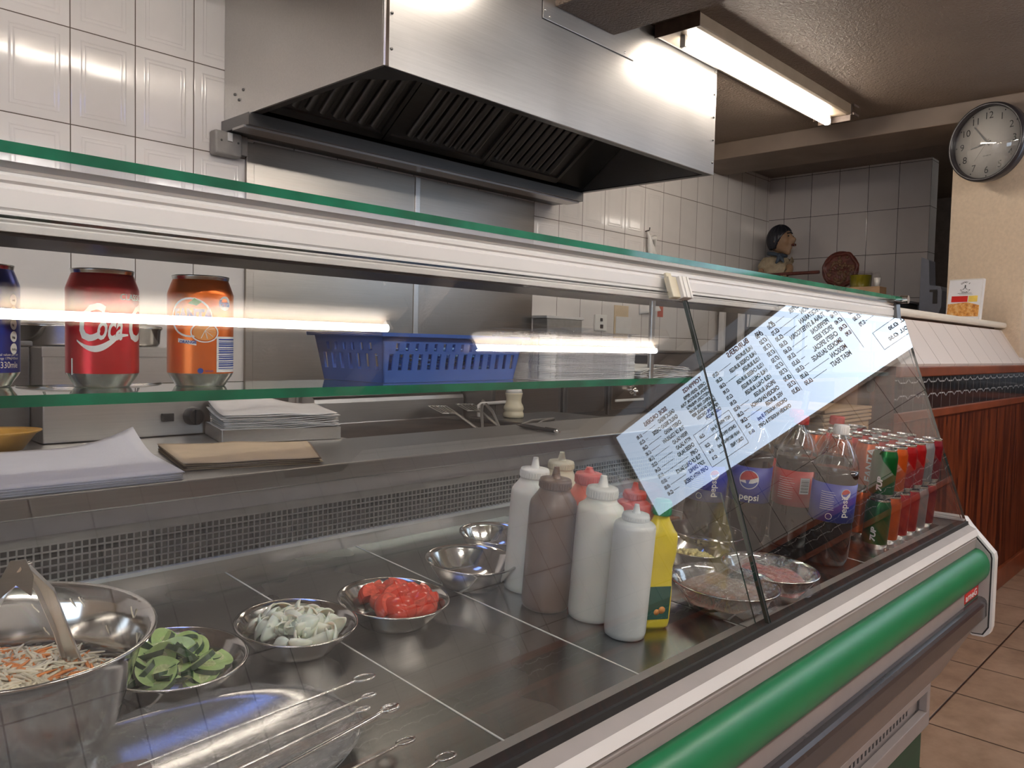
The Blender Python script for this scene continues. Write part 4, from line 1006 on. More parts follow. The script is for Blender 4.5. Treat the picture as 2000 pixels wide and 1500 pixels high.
# lemon cleaner style bottle
t = thingM('lemon_bottle', 'yellow waisted plastic bottle with green cap and green label', 'bottle', DT(1.087, .706, FACE(1.087, .706)+.5))
mb = MB()
def lem(u, v):
    a = 2*math.pi*u
    zs = [(0, .80), (.004, .95), (.012, 1), (.055, 1), (.068, .97), (.078, .93), (.10, .90), (.112, .98), (.125, 1.03), (.150, 1.02), (.160, .92), (.175, .58), (.182, .48), (.19, .46)]
    q = v*(len(zs)-1); i = min(int(q), len(zs)-2); f = q-i; z = zs[i][0]*(1-f)+zs[i+1][0]*f; k = zs[i][1]*(1-f)+zs[i+1][1]*f
    sq = 4.5 if z < .16 else 2.2; ca, sa = math.cos(a), math.sin(a); rr = 1/((abs(ca)**sq+abs(sa)**sq)**(1/sq))
    return (.019*k*rr*ca, .026*k*rr*sa, z)
mb.grid(lem, 40, 39); mb.add([(.019*.8*math.cos(a*.3), .026*.8*math.sin(a*.3), .0005) for a in range(21)], [tuple(range(21))]); B(mb, 'bottle', simple('yellow bottle plastic', (.85, .68, .04), .3, var=.04), t)
mb = MB(); mb.lathe([(0, .184), (.0145, .184), (.015, .186), (.0142, .205), (.012, .208), (0, .208)], 24)
for k in range(20): a = k*math.pi/10; mb.tube([(.0148*math.cos(a), .0148*math.sin(a), .186), (.0142*math.cos(a), .0142*math.sin(a), .204)], .0006, 4)
B(mb, 'cap', simple('green cap plastic', (.02, .30, .14), .35), t)
mb = MB(); mb.box((.0192, -.019, .018), (.0198, .019, .072)); lb = B(mb, 'label', simple('dark green label', (.03, .12, .09), .4), t, bevel=.0002)
mb = MB(); mb.lathe([(0, 0), (.006, 0), (.006, .0003), (0, .0003)], 16, T=Matrix.Translation((.0198, .006, .033)) @ Matrix.Rotation(math.pi/2, 4, 'Y')); mb.lathe([(0, 0), (.005, 0), (.005, .0003), (0, .0003)], 16, T=Matrix.Translation((.0198, -.003, .030)) @ Matrix.Rotation(math.pi/2, 4, 'Y')); B(mb, 'fruit_print', 'orange_ink', lb)

# bowls
def bowl(x, y, r, h, label, mat='bowl_steel', rb=.56, deep=False, name='steel_dish', cat='dish', lift=.0):
    t = thingM(name, label, cat, DT(x, y, 0, lift))
    mb = MB(); mb.lathe([(0, .001), (r*rb, .0), (r*(rb+.06), .002), (r*(rb+.16), h*.32), (r*.93, h*.85), (r*.965, h-.0015), (r*.99, h), (r, h-.001), (r*1.0, h+.0012), (r*.96, h+.001), (r*.92, h*.86), (r*(rb+.15), h*.34), (r*rb, .003), (0, .003)] if not deep else [(0, .001), (r*.45, 0), (r*.56, h*.03), (r*.67, h*.14), (r*.765, h*.36), (r*.83, h*.6), (r*.90, h*.85), (r*.955, h*.97), (r*1.0, h*.985), (r*1.012, h*.998), (r*1.0, h+.002), (r*.95, h*.985), (r*.89, h*.86), (r*.815, h*.6), (r*.75, h*.36), (r*.65, h*.15), (r*.54, h*.05), (r*.4, .004), (0, .004)], 72)
    B(mb, 'dish', mat, t); return t
bowl(.760, .957, .085, .038, 'round steel dish holding the sliced tomato')
bowl(.595, .962, .083, .038, 'round steel dish holding the sliced onion')
bowl(.418, .953, .088, .040, 'round steel dish holding the cucumber slices')
bowl(.969, 1.005, .082, .046, 'nearly empty steel dish with one yellow scrap, behind the tomato dish')
bowl(1.12, 1.09, .075, .046, 'small steel dish half hidden behind the leftmost white sauce bottle')
bowl(1.255, .672, .094, .05, 'steel dish of pale minced meat under cling film by the front glass')
bowl(1.392, .655, .088, .054, 'steel dish of pink sliced meat under cling film, resting by the glass joint', lift=.0)
bowl(1.405, .822, .078, .046, 'steel dish of pale sweetcorn behind the film covered dishes')
bowl(1.53, .865, .082, .046, 'steel dish holding the yellow pineapple chunks')
# contents ---------------------------------------------------------------
def heap(r, h0, dh):
    a = rnd.random()*6.283; q = math.sqrt(rnd.random())*r; return q*math.cos(a), q*math.sin(a), h0+dh*(1-(q/r)**2)*rnd.random()**.5
def scatter(proto_fn, n, x, y, r, h0, dh, label, cat, group, tilt=.7, order=True, protos=3, off=(0, 0)):
    ps = []; pts = sorted([heap(r, h0, dh) for _ in range(n)], key=lambda q: q[2])
    for i, (dx, dy, hz) in enumerate(pts):
        Tm = DT(x+off[0], y+off[1]) @ Matrix.Translation((dx, dy, hz)) @ Matrix.Rotation(rnd.random()*6.28, 4, 'Z') @ Matrix.Rotation(rnd.uniform(-tilt, tilt), 4, 'X') @ Matrix.Rotation(rnd.uniform(-tilt, tilt)*.6, 4, 'Y')
        if len(ps) < protos:
            o = proto_fn(len(ps)); ps.append(o); tag(o, label, cat, group); o.matrix_basis = Tm
            for c in o.children: pass
        else:
            src = ps[rnd.randrange(protos)]; o = src.copy(); C.objects.link(o)
            for ch in src.children: c2 = ch.copy(); C.objects.link(c2); c2.parent = o
            o.matrix_basis = Tm
M['cuc_skin'] = simple('dark cucumber skin', (.018, .06, .018), .35, var=.4, scale=60)
M['cuc_flesh'] = simple('cucumber flesh', (.42, .58, .22), .25, var=.15, scale=90, Subsurface_Weight=.1)
M['cuc_core'] = simple('cucumber seed core', (.55, .62, .30), .25, var=.25, scale=250)
def cucumber(k):
    full = k == 0; n = 24; R0, r1, th = .0215, .0120, .0062; a1 = 2*math.pi if full else math.pi
    pts = [(R0*math.cos(a1*i/n), R0*(1.25)*math.sin(a1*i/n)) for i in range(n+1)]
    mb = MB(); mb.prism([(p[0], p[1]) for p in pts[:-1 if full else None]], -th/2, th/2, mi=1, axis='Z', cap=0)
    o = mb.build('cucumber_slice', ['cuc_flesh', 'cuc_skin'])
    mb = MB(); q = [(r1*math.cos(a1*i/n), r1*1.25*math.sin(a1*i/n)) for i in range(n+1)]; mb.prism(q[:-1 if full else None], -th/2-.0003, th/2+.0003, axis='Z')
    c = mb.build('seed_core', 'cuc_core', o, world=False); return o
scatter(cucumber, 60, .418, .953, .047, .031, .014, 'half or whole slice of green cucumber in the cucumber dish', 'cucumber slice', 'sliced cucumber in the steel dish', tilt=.85, protos=4)
M['onion'] = simple('raw white onion', (.86, .84, .70), .25, var=.06, scale=60, Subsurface_Weight=.3)
def onion(k):
    mb = MB(); r = .020+.004*k; a1 = 1.25+.25*k; hh = .019+.003*k; n = 14
    def g(u, v):
        a = a1*u; bul = 1-.10*(2*v-1)**2; return (r*bul*math.cos(a), r*bul*1.3*math.sin(a)-r*.6, (v-.5)*hh*(1-.75*abs(2*u-1)**2.2))
    mb.grid(g, n, 4); return mb.build('onion_slice', 'onion', solid=.0018)
scatter(onion, 80, .595, .962, .050, .026, .016, 'curved piece of sliced white onion in the onion dish', 'onion slice', 'sliced onion in the steel dish', tilt=1.0)
M['tom_skin'] = simple('tomato skin', (.62, .045, .02), .15, var=.12, scale=30)
M['tom_flesh'] = simple('tomato flesh', (.70, .10, .06), .18, var=.3, scale=110, Subsurface_Weight=.15)
def tomato(k):
    mb = MB(); r = .024; n = 16
    prof = []
    def g(u, v):
        a = math.pi*u; b = (v-.5)*1.1; return (r*math.cos(b)*math.cos(a), r*math.cos(b)*math.sin(a), r*.75*math.sin(b))
    mb.grid(g, n, 6)
    z0 = r*.75*math.sin(.55); rr = r*math.cos(.55)
    for s in (1, -1): mb.add([(rr*math.cos(math.pi*i/n), rr*math.sin(math.pi*i/n), s*z0) for i in range(n+1)], [tuple(range(n+1))], 1)
    m = 6; ring = [(r*math.cos((v/m-.5)*1.1), r*.75*math.sin((v/m-.5)*1.1)) for v in range(m+1)]
    mb.add([(q[0], 0, q[1]) for q in ring]+[(-q[0], 0, q[1]) for q in ring[::-1]], [tuple(range(2*(m+1)))], 1)
    return mb.build('tomato_slice', ['tom_skin', 'tom_flesh'])
scatter(tomato, 46, .760, .957, .045, .030, .012, 'glossy red slice of tomato in the tomato dish', 'tomato slice', 'sliced tomato in the steel dish', tilt=.8, off=(.004, -.004))
M['pine'] = simple('yellow fruit chunk', (.78, .48, .04), .2, var=.2, scale=90)
def pinec(k):
    mb = MB(); mb.prism([(-.012, -.005), (.012, -.009), (.014, .009), (-.009, .006)], -.005, .005, axis='Z'); return mb.build('pineapple_chunk', 'pine', bevel=.002)
scatter(pinec, 16, 1.53, .865, .05, .008, .010, 'yellow pineapple chunk in its steel dish', 'pineapple chunk', 'pineapple chunks in the steel dish', tilt=.3, protos=1)
mb = MB(); mb.prism([(-.028, -.008), (.015, -.012), (.022, .006), (-.02, .01)], 0, .004, axis='Z'); o = mb.build('yellow_scrap', 'pine', bevel=.001); o.matrix_basis = DT(.965, .985, .6, .004); tag(o, 'single yellow scrap left in the nearly empty steel dish', 'food scrap')
M['corn'] = simple('pale sweetcorn', (.76, .66, .30), .4, var=.25, scale=200, bumpd=.002)
mb = MB()
for k in range(420):
    dx, dy, hz = heap(.058, .012, .022); mb.sphere((dx, dy, hz), .0055, 6, 4, sc=(1, .8, .8))
o = mb.build('sweetcorn', 'corn'); o.matrix_basis = DT(1.405, .822); tag(o, 'heap of pale yellow sweetcorn filling its steel dish', 'sweetcorn', kind='stuff')
# film covered meat
M['pale_meat'] = simple('pale minced meat', (.42, .27, .20), .5, var=.25, scale=120, bumpd=.003)
M['pink_meat'] = simple('pink sliced meat', (.45, .13, .11), .4, var=.3, scale=80, bumpd=.003)
for (x, y, r, mm, lab, nm, lf) in ((1.255, .672, .085, 'pale_meat', 'mound of pale minced meat under film in the dish by the front glass', 'minced_meat', 0), (1.392, .655, .079, 'pink_meat', 'folded pink sliced meat under film in its dish', 'sliced_meat', 0)):
    mb = MB(); ph = [rnd.random()*6 for _ in range(6)]
    mb.lathe([(0, .010), (r*.6, .010)], 24)
    def g(u, v):
        a = 2*math.pi*u; q = v*r*.92; return (q*math.cos(a), q*math.sin(a), .026+.024*(1-v**3)+.004*math.sin(3*a+ph[0]+5*v)*v+.003*math.sin(7*a+ph[1])*v)
    mb.grid(g, 48, 12); o = mb.build(nm, mm, bevel=0); o.matrix_basis = DT(x, y, 0, lf); tag(o, lab, 'meat')
    def crinkle(u, v, r=r): return .0012*math.sin(31*u+9*v)+.0010*math.sin(47*v-12*u)+.0009*math.sin(83*u+3)*math.sin(61*v)
    mb = MB()
    def g2(u, v):
        a = 2*math.pi*u; q = v*(r+.012); e = max(0, (v-.93)/.07); return (q*math.cos(a)*(1-.0*e), q*math.sin(a), .0515+.006*(1-v*v)+crinkle(q*math.cos(a)*9, q*math.sin(a)*9)*1.3-.022*e)
    mb.grid(g2, 72, 22); o = mb.build('cling_film', 'film_dish', solid=0); o.matrix_basis = DT(x, y, 0, lf+.001); tag(o, 'crinkled cling film stretched over the dish of '+('pale minced meat' if nm == 'minced_meat' else 'pink sliced meat'), 'cling film')
# wrapped snack far back
t = thingM('wrapped_sausage', 'orange brown food in crinkled clear wrap behind the lemon bottle', 'wrapped food', DT(1.60, 1.03, .2))
mb = MB()
for k in range(5): mb.tube([(-.06+.004*k, -.03+.014*k, .014+.004*(k % 2)), (0, -.03+.014*k, .022), (.06, -.028+.013*k, .014)], .009, 8, rs=[.006, .010, .006])
B(mb, 'food', simple('orange brown sausage', (.55, .20, .07), .4), t)
mb = MB(); mb.grid(lambda u, v: ((u-.5)*.17, (v-.5)*.11, .004+.034*math.sin(math.pi*u)*math.sin(math.pi*v)+.003*math.sin(40*u)*math.sin(29*v)), 40, 30); B(mb, 'wrap', 'film', t)

# coleslaw bowl with tongs
t = bowl(.228, .890, .130, .143, 'large deep steel mixing bowl of coleslaw at the left front', name='mixing_bowl', cat='bowl', deep=True)
M['slaw'] = simple('shredded white cabbage', (.80, .72, .56), .4, var=.15, scale=60)
M['carrot'] = simple('shredded carrot', (.80, .27, .06), .4, var=.15, scale=60)
mb = MB()
mb.lathe([(0, .084), (.05, .082), (.085, .074), (.096, .064), (.08, .05), (0, .05)], 24, 0)
for k in range(1500):
    a = rnd.random()*6.283; q = math.sqrt(rnd.random())*.090; px, py = q*math.cos(a), q*math.sin(a); pz = .072+.020*(1-(q/.105)**2)+rnd.random()*.008
    d = rnd.random()*6.283; l = rnd.uniform(.006, .016); b = rnd.uniform(-.004, .004); e = rnd.uniform(-.003, .004)
    l *= 1.15; mb.tube([(px-l*math.cos(d), py-l*math.sin(d), pz-e), (px+b*math.sin(d), py-b*math.cos(d), pz+.0015), (px+l*math.cos(d), py+l*math.sin(d), pz+e)], .0012, 4, 1 if rnd.random() < .22 else 0, rs=[.0009, .0022, .0009])
for k in range(26):
    a = rnd.random()*6.283; z = .088+.04*rnd.random(); q = .108+.010*(z-.09)/.04
    mb.tube([(q*math.cos(a), q*math.sin(a), z), (q*math.cos(a+.05), q*math.sin(a+.05), z+.006), (q*math.cos(a+.07)*1.003, q*math.sin(a+.07)*1.003, z+.010)], .0009, 4)
o = mb.build('coleslaw', ['slaw', 'carrot']); o.matrix_basis = DT(.228, .890); tag(o, 'shredded cabbage and carrot coleslaw in the mixing bowl', 'coleslaw', kind='stuff')
t = thing('serving_tongs', 'stainless serving tongs standing in the coleslaw, hinge up', 'tongs', (.243, .85, -.30))
pv = Vector((.232, .850, -.222+H)); tips = [Vector((.292, .893, -.352+H)), Vector((.180, .905, -.345+H))]
for tp_ in tips:
    d = (tp_-pv); s = d.cross(fw).normalized(); nn_ = d.cross(s).normalized(); kn_ = pv.lerp(tp_, .22)+(tp_-tips[0 if tp_ is tips[1] else 1]).normalized()*.008
    mb = MB(); vs = []; path = [pv, kn_, pv.lerp(tp_, .6)+(kn_-pv.lerp(tp_, .22))*.6, tp_]; ws = [.006, .009, .008, .011]
    for q, w_ in zip(path, ws):
        for (a, b) in ((-w_, .002), (-w_*.8, -.003), (w_*.8, -.003), (w_, .002)): vs.append(q+s*a+nn_*b)
    fs = [(i*4+j, i*4+j+1, i*4+j+5, i*4+j+4) for i in range(3) for j in range(3)]
    mb.add(vs, fs, 0); mb.build('arm', 'tong_steel', t, solid=.0012, bevel=0)
mb = MB(); s = (tips[0]-pv).cross(fw).normalized(); q = fw
mb.tube([pv-q*.009, pv+q*.009], .0035, 12); rv = mb.build('hinge_pin', 'chrome', t)
mb = MB(); u1 = (tips[0]-pv).normalized(); u2 = (tips[1]-pv).normalized(); up1 = -(u1+u2).normalized()
pl = [pv+up1*.010+(u1-u2)*.008, pv+up1*.010-(u1-u2)*.008, pv-(u1-u2)*.012+u2*.012, pv+u2*.036, pv+u2*.026+(u1-u2)*.006, pv-up1*.018, pv+u1*.026-(u1-u2)*.006, pv+u1*.036, pv+(u1-u2)*.012+u1*.012]
vs = [p-fw*.010 for p in pl]+[p-fw*.0088 for p in pl]; n = len(pl)
mb.add(vs, [tuple(range(n)), tuple(range(n, 2*n))[::-1]]+[(i, (i+1) % n, (i+1) % n+n, i+n) for i in range(n)]); mb.build('hinge_plate', 'steel', t)

# oval tray with film and skewers
t = thingM('oval_tray', 'long oval steel tray of kebab meat under cling film at the bottom left', 'tray', DT(.20, .735, R(6)))
mb = MB()
def oval(u, rx, ry, n=2.6):
    a = 2*math.pi*u; c, s = math.cos(a), math.sin(a); return rx*abs(c)**(2/n)*(1 if c > 0 else -1), ry*abs(s)**(2/n)*(1 if s > 0 else -1)
lv = [(.80, .001), (.86, .004), (.94, .020), (.985, .0235), (1.0, .024), (1.0, .0255), (.98, .0252), (.93, .0215), (.84, .006), (.0, .005)]
def g(u, v):
    q = v*(len(lv)-1); i = min(int(round(q)), len(lv)-1); k, z = lv[i]; x, y = oval(u, .335, .128); return (x*max(k, .001), y*max(k, .001), z)
mb.grid(g, 72, len(lv)-1); B(mb, 'tray', 'tray_steel', t)
mb = MB(); mb.grid(lambda u, v: (lambda p: (p[0]*v*1.0, p[1]*v, .0275+.010*(1-v*v)+.0018*math.sin(70*p[0]*v+20*p[1])+.0014*math.sin(150*p[1]*v-60*p[0]*v)+.0014*abs(math.sin(95*p[0]*v+60*p[1]*v+2*math.sin(30*p[1])))+.0012*abs(math.sin(160*p[1]*v-45*p[0]*v+3*math.sin(22*p[0])))))(oval(u, .337, .130)), 120, 40)
B(mb, 'film_cover', 'film_tray', t)
for (dx, dy, rz, l) in ((.02, .02, .1, .20), (-.10, -.03, .0, .24), (.08, -.045, .05, .17), (-.12, .05, .1, .20)):
    mb = MB(); pts = [(-l/2+l*i/8, .003*math.sin(i), .018) for i in range(9)]
    mb.tube(pts, .014, 10, rs=[.008]+[.014+.003*rnd.random() for _ in range(7)]+[.008]); o = mb.build('kebab_meat', simple('dark cooked kebab', (.13, .05, .035), .55, var=.35, scale=90, bumpd=.004))
    o.matrix_basis = DT(.20+dx, .735+dy, R(6)+rz, .004); tag(o, 'dark kebab meat stick lying in the film covered oval tray', 'kebab', 'kebab sticks in the oval tray')
sk = [(.561, .778, -.33, .035, 'with the largest loop, rearmost'), (.545, .740, -.31, .022, 'second from the back'), (.521, .719, -.28, .022, 'short one behind the thickest'), (.545, .702, -.36, .026, 'thickest of all'), (.517, .640, -.25, .026, 'alone over the front edge'), (.530, .592, -.22, .028, 'cut by the picture bottom')]
for i, (x, y, dl, lr, lab) in enumerate(sk):
    t = thingM('metal_skewer', 'steel looped skewer over the oval tray, '+lab, 'skewer', DT(x, y, R([2, 4, 6, 9, 4, 6][i]), .034))
    r_ = .0026 if i == 3 else .0015
    mb = MB(); mb.tube([(dl, 0, -.003), (dl*.5, 0, 0), (-.012, 0, .001)], r_, 8, rs=[r_*.5, r_, r_]); B(mb, 'rod', 'chrome', t)
    mb = MB(); rl = lr*.38; mb.tube([(-.012, 0, .001)]+[(rl*(1-math.cos(q)), -rl*.9*math.sin(q)*1.0, .002+.003*math.sin(q)) for q in [k*.42 for k in range(15)]], r_, 8); B(mb, 'loop', 'chrome', t)

# ---------------------------------------------------------------- drink bottles
M['cola'] = simple('dark cola in clear bottle', (.018, .010, .008), .08, var=.2)
M['pepsi_blue'] = simple('blue bottle label', (.015, .03, .36), .4, var=.04)
M['coke_red'] = simple('red bottle label', (.60, .02, .02), .4, var=.04)
M['red_cap'] = simple('red bottle cap', (.62, .03, .03), .35, var=.04)
def pet(x, y, kind, capm, label, rot=0, ll=(.098, .178)):
    rz = FACE(x, y); t = thingM('soda_bottle', label, 'soda bottle', DT(x, y)); r = .0445
    fill = .205
    mb = MB(); mb.lathe([(0, .006), (.018, .004), (.032, .0), (.040, .006), (r, .022), (r, .085), (r*.985, .088), (r*.985, .188), (r, .192), (r*.99, fill), (0, fill)], 32); B(mb, 'cola', 'cola', t)
    mb = MB(); mb.lathe([(r+.0003, fill-.002), (r, fill+.004), (r*.92, .222), (.030, .245), (.020, .262), (.0145, .270), (.0145, .2745), (.018, .2755), (.018, .2765), (.0140, .277), (.0140, .281)], 32)
    for k in range(5):
        a = k*2*math.pi/5+.3; mb.tube([((r+.0005)*math.cos(a), (r+.0005)*math.sin(a), fill+.002), (r*.94*math.cos(a), r*.94*math.sin(a), .222), (.0325*math.cos(a+.12), .0325*math.sin(a+.12), .243), (.0205*math.cos(a+.2), .0205*math.sin(a+.2), .260)], .0016, 6)
    B(mb, 'neck', 'clear_plastic', t)
    mb = MB(); mb.lathe([(0, .298), (.0145, .298), (.0155, .297), (.0160, .280), (.0160, .2785), (.012, .2785)], 24)
    for k in range(24): a = k*math.pi/12; mb.tube([(.0160*math.cos(a), .0160*math.sin(a), .281), (.0157*math.cos(a), .0157*math.sin(a), .295)], .0005, 4)
    B(mb, 'cap', capm, t)
    l0, l1 = ll; rl = r+.0006
    mb = MB(); mb.lathe([(rl-.001, l0), (rl, l0), (rl, l1), (rl-.001, l1)], 40); lb = B(mb, 'label', 'pepsi_blue' if kind.startswith('p') else 'coke_red', t)
    if kind == 'pfront':
        mb = MB(); wrap_poly(mb, disc(-.008, .0, .0215), rl, rz+rot, l0+.052, off=.0004); wrap_text(mb, 'pepsi', .021, rl, rz+rot-.026/rl, l0+.006, bold=.0003, off=.0006); B(mb, 'white_print', 'white_ink', lb)
        mb = MB(); top = [(-.008+.0195*math.cos(a), .0195*math.sin(a)) for a in [R(q) for q in range(20, 191, 10)]]+[(-.018, -.002), (-.006, .0)]; wrap_poly(mb, top, rl, rz+rot, l0+.052, off=.0009); B(mb, 'red_print', 'coke_red', lb)
        mb = MB(); bot = [(-.008+.0195*math.cos(a), .0195*math.sin(a)) for a in [R(q) for q in range(200, 351, 10)]]+[(.0, -.008), (-.012, -.009)]; wrap_poly(mb, bot, rl, rz+rot, l0+.052, off=.0009); B(mb, 'blue_print', 'blue_ink', lb)
    elif kind == 'pside':
        mb = MB(); wrap_poly(mb, disc(.0, .0, .0105), rl, rz+rot, l1-.018, off=.0004); wrap_text(mb, 'pepsi', .020, rl, rz+rot+.005/rl, l0+.012, bold=.0003, vertical=True, off=.0006)
        for k in range(9): wrap_poly(mb, [(-.050, .062-.0045*k), (-.050+.030*(.6+.4*rnd.random()), .062-.0045*k), (-.050+.028, .0628-.0045*k), (-.050, .0628-.0045*k)], rl, rz+rot, l0, off=.0004)
        ring_poly(mb, -.030, .012, .0065, .0055, rl, rz+rot, l0); B(mb, 'white_print', 'white_ink', lb)
        mb = MB(); top = [(.0095*math.cos(a), .0095*math.sin(a)) for a in [R(q) for q in range(20, 191, 15)]]+[(-.002, -.001)]; wrap_poly(mb, top, rl, rz+rot, l1-.018, off=.0009); B(mb, 'red_print', 'coke_red', lb)
    else:
        mb = MB(); wrap_poly(mb, [(.012, .030), (.034, .030), (.034, .066), (.012, .066)], rl, rz+rot, l0, off=.0004)
        for k in range(10): wrap_poly(mb, [(-.036, .062-.0050*k), (-.036+.040*(.5+.5*rnd.random()), .062-.0050*k), (-.0, .0628-.0050*k), (-.036, .0628-.0050*k)], rl, rz+rot, l0, off=.0004)
        B(mb, 'white_print', 'white_ink', lb)
        mb = MB()
        for k in range(12): wrap_poly(mb, [(.014, .034+.0024*k), (.032, .034+.0024*k), (.032, .0348+.0024*k+(.0006 if k % 3 == 0 else 0)), (.014, .0348+.0024*k+(.0006 if k % 3 == 0 else 0))], rl, rz+rot, l0, off=.0009)
        B(mb, 'barcode', 'black_ink', lb)
pet(1.600, .915, 'pside', 'red_cap' if False else 'blue_cap' if 'blue_cap' in M else 'pepsi_blue', 'large cola bottle with blue label, leftmost, partly hidden by the mirrored menu', .35)
pet(1.690, .855, 'pfront', 'pepsi_blue', 'large cola bottle with blue label and big round emblem', .08)
pet(1.755, .782, 'coke', 'red_cap', 'large cola bottle with red label and barcode, left of the white capped one', 0)
pet(1.700, .672, 'pside', 'white_plastic', 'large cola bottle with white cap and blue label, nearest the front glass', .55)
pet(1.855, .742, 'coke', 'red_cap', 'large red capped cola bottle with red label beside the stacked cans', .15)
pet(1.860, .840, 'coke', 'red_cap', 'large red capped cola bottle at the back, label hidden by the others', 0)

# ---------------------------------------------------------------- stacked drink cans
M['shaded_red'] = can_mats((.42, .010, .012)); M['shaded_orange'] = can_mats((.62, .10, .012)); M['shaded_grey'] = can_mats((.30, .30, .31))  # darker can colours: the dimmer light on the stack is painted in
cols = ['can_green', 'shaded_orange', 'shaded_red', 'shaded_red', 'shaded_grey', 'can_maroon']
cn = ['green', 'orange', 'bright red', 'bright red', 'silver', 'maroon']
wsize = [.018, .027, .027, .027, .027, .027]
words = ['7UP', 'FANTA', 'Coca-Cola', 'Coca-Cola', 'Diet Coke', 'Dr Pepper']
protos = {}
def stack_can(k, j, lvl):
    x = 1.925+.069*k; y = .650+.064*j
    Tm = DT(x, y, FACE(x, y)+(.3 if j == 0 else rnd.random()*6), .0002+.1175*lvl) @ Matrix.Diagonal((.84, .84, 1.015, 1))
    if (k if k != 3 else 2) not in protos:
        p = can_profile()
        mb = MB(); mb.lathe(p[:8], 28, 1); mb.lathe(p[7:12], 28, 0); 
        root = mb.build('soda_can', [cols[k], 'can_metal'])
        mb = MB(); mb.lathe(p[11:], 28, 0); mb.build('lid', 'can_metal', root, world=False)
        mb = MB(); wrap_text(mb, words[k], wsize[k], .033, -.3, .020, shear=.2, bold=.0008, vertical=True, off=.0005, sx=min(1, .072/(.0155*len(words[k])))); mb.build('lettering', 'white_ink', root, world=False)
        protos[k if k != 3 else 2] = root
    else:
        src = protos[k if k != 3 else 2]; root = src.copy(); C.objects.link(root)
        for ch in src.children: c2 = ch.copy(); C.objects.link(c2); c2.parent = root
    root.matrix_basis = Tm
    if j == 0:
        side = {0: '', 1: '', 2: ', left one of the red pair', 3: ', right one of the red pair', 4: '', 5: ''}[k]
        tag(root, '%s drink can, front row, %s layer%s' % (cn[k], 'upper' if lvl else 'lower', side), 'soda can', 'front row of the can stack')
    else:
        tag(root, 'drink can behind the front row of the stack, mostly lid showing', 'soda can', 'rear rows of the can stack')
for j in range(4):
    for k in range(6):
        if j > 0 and k < 1: continue
        for lvl in (0, 1): stack_can(k, j, lvl)

# cardboard boxes behind the deck
t = thing('cardboard_box', 'pale cardboard box with flat blanks on top, behind the drink bottles', 'box', (2.6, 1.1, -.40))
mb = MB(); zb(mb, (2.40, .97, -.40), (2.775, 1.25, -.225)); mb.build('box', 'bare_wood', t, bevel=.002)
for k, z in enumerate((-.223, -.211, -.199, -.187)):
    mb = MB(); zb(mb, (2.37+.01*(k % 2), .96, z), (2.77, 1.25, z+.009)); mb.build('flat_blank', 'bare_wood', t, bevel=.002)
mb = MB(); zb(mb, (2.395, .97, -1.11), (2.775, 1.25, -.4005)); tag(mb.build('end_pedestal', 'grey_panel'), 'grey pedestal under the cardboard box at the counter end', 'pedestal')
mb = MB(); zb(mb, (3.30, 1.40, -1.11), (4.75, 1.605, -.13)); tag(mb.build('brown_cupboard', 'plywood', bevel=.003), 'plain brown plywood cupboard behind the hatch wall', 'cupboard')
mb = MB(); mb.tube([(2.30, 1.02, -.40+H), (2.345, 1.0, -.12+H)], .009, 10); tag(mb.build('steel_rod', 'steel'), 'slanted grey rod standing between the drink bottles and the cardboard box', 'rod')

# ================================================================== lit menu board on the end wall
M['menu_red'] = simple('menu red ink', (.35, .02, .04), .5); M['menu_teal'] = simple('menu teal ink', (.0, .07, .08), .5)
M['menu_black'] = simple('menu black ink', (.015, .015, .03), .5); M['bezel'] = simple('grey brown screen frame', (.26, .22, .20), .4)
t = thing('menu_board', 'wide backlit menu board on the end wall, seen mirrored in the front glass', 'menu board', (4.9, -.82, .84))
MY0, MY1, MZ0, MZ1 = .33, -1.975, .500, 1.160
mb = MB(); zb(mb, (4.905, MY1, MZ0), (4.938, MY0, MZ1)); mb.build('screen', 'screen', t)
mb = MB(); zb(mb, (4.895, MY1-.02, MZ0-.02), (4.9395, MY0+.02, MZ0)); zb(mb, (4.895, MY1-.02, MZ1), (4.9395, MY0+.02, MZ1+.02)); zb(mb, (4.895, MY1-.02, MZ0), (4.9395, MY1, MZ1)); zb(mb, (4.895, MY0, MZ0), (4.9395, MY0+.02, MZ1)); mb.build('frame', 'bezel', t)
def MT(y, z): return Matrix(((0, 0, -1, 4.9035), (-1, 0, 0, y), (0, 1, 0, z+H), (0, 0, 0, 1)))
inks = {'menu_black': MB(), 'menu_teal': MB(), 'menu_red': MB()}
def mtext(s, y, z, size=.036, ink='menu_teal', align='LEFT', sx=.88): add_text(inks[ink], s, size, MT(y, z), align=align, bold=.0016, sx=sx)
def mline(y0, z0, y1, z1, w_=.0035): zb(inks['menu_black'], (4.9033, min(y0, y1)-(w_/2 if y0 == y1 else 0), min(z0, z1)-(w_/2 if z0 == z1 else 0)), (4.9036, max(y0, y1)+(w_/2 if y0 == y1 else 0), max(z0, z1)+(w_/2 if z0 == z1 else 0)))
def row(name, y0, yl, z, prices, size=.034, yline0=None, ink='menu_teal'):
    size *= 1.27; mtext(name, y0, z, size, ink, sx=.60)
    wn = len(name)*size*.385
    if y0-wn-.012 > yl+.02: mline(y0-wn-.012, z+.011, yl, z+.011)
    for (yp, s) in prices: mtext(s, yp, z, size*.95, 'menu_black', sx=.60)
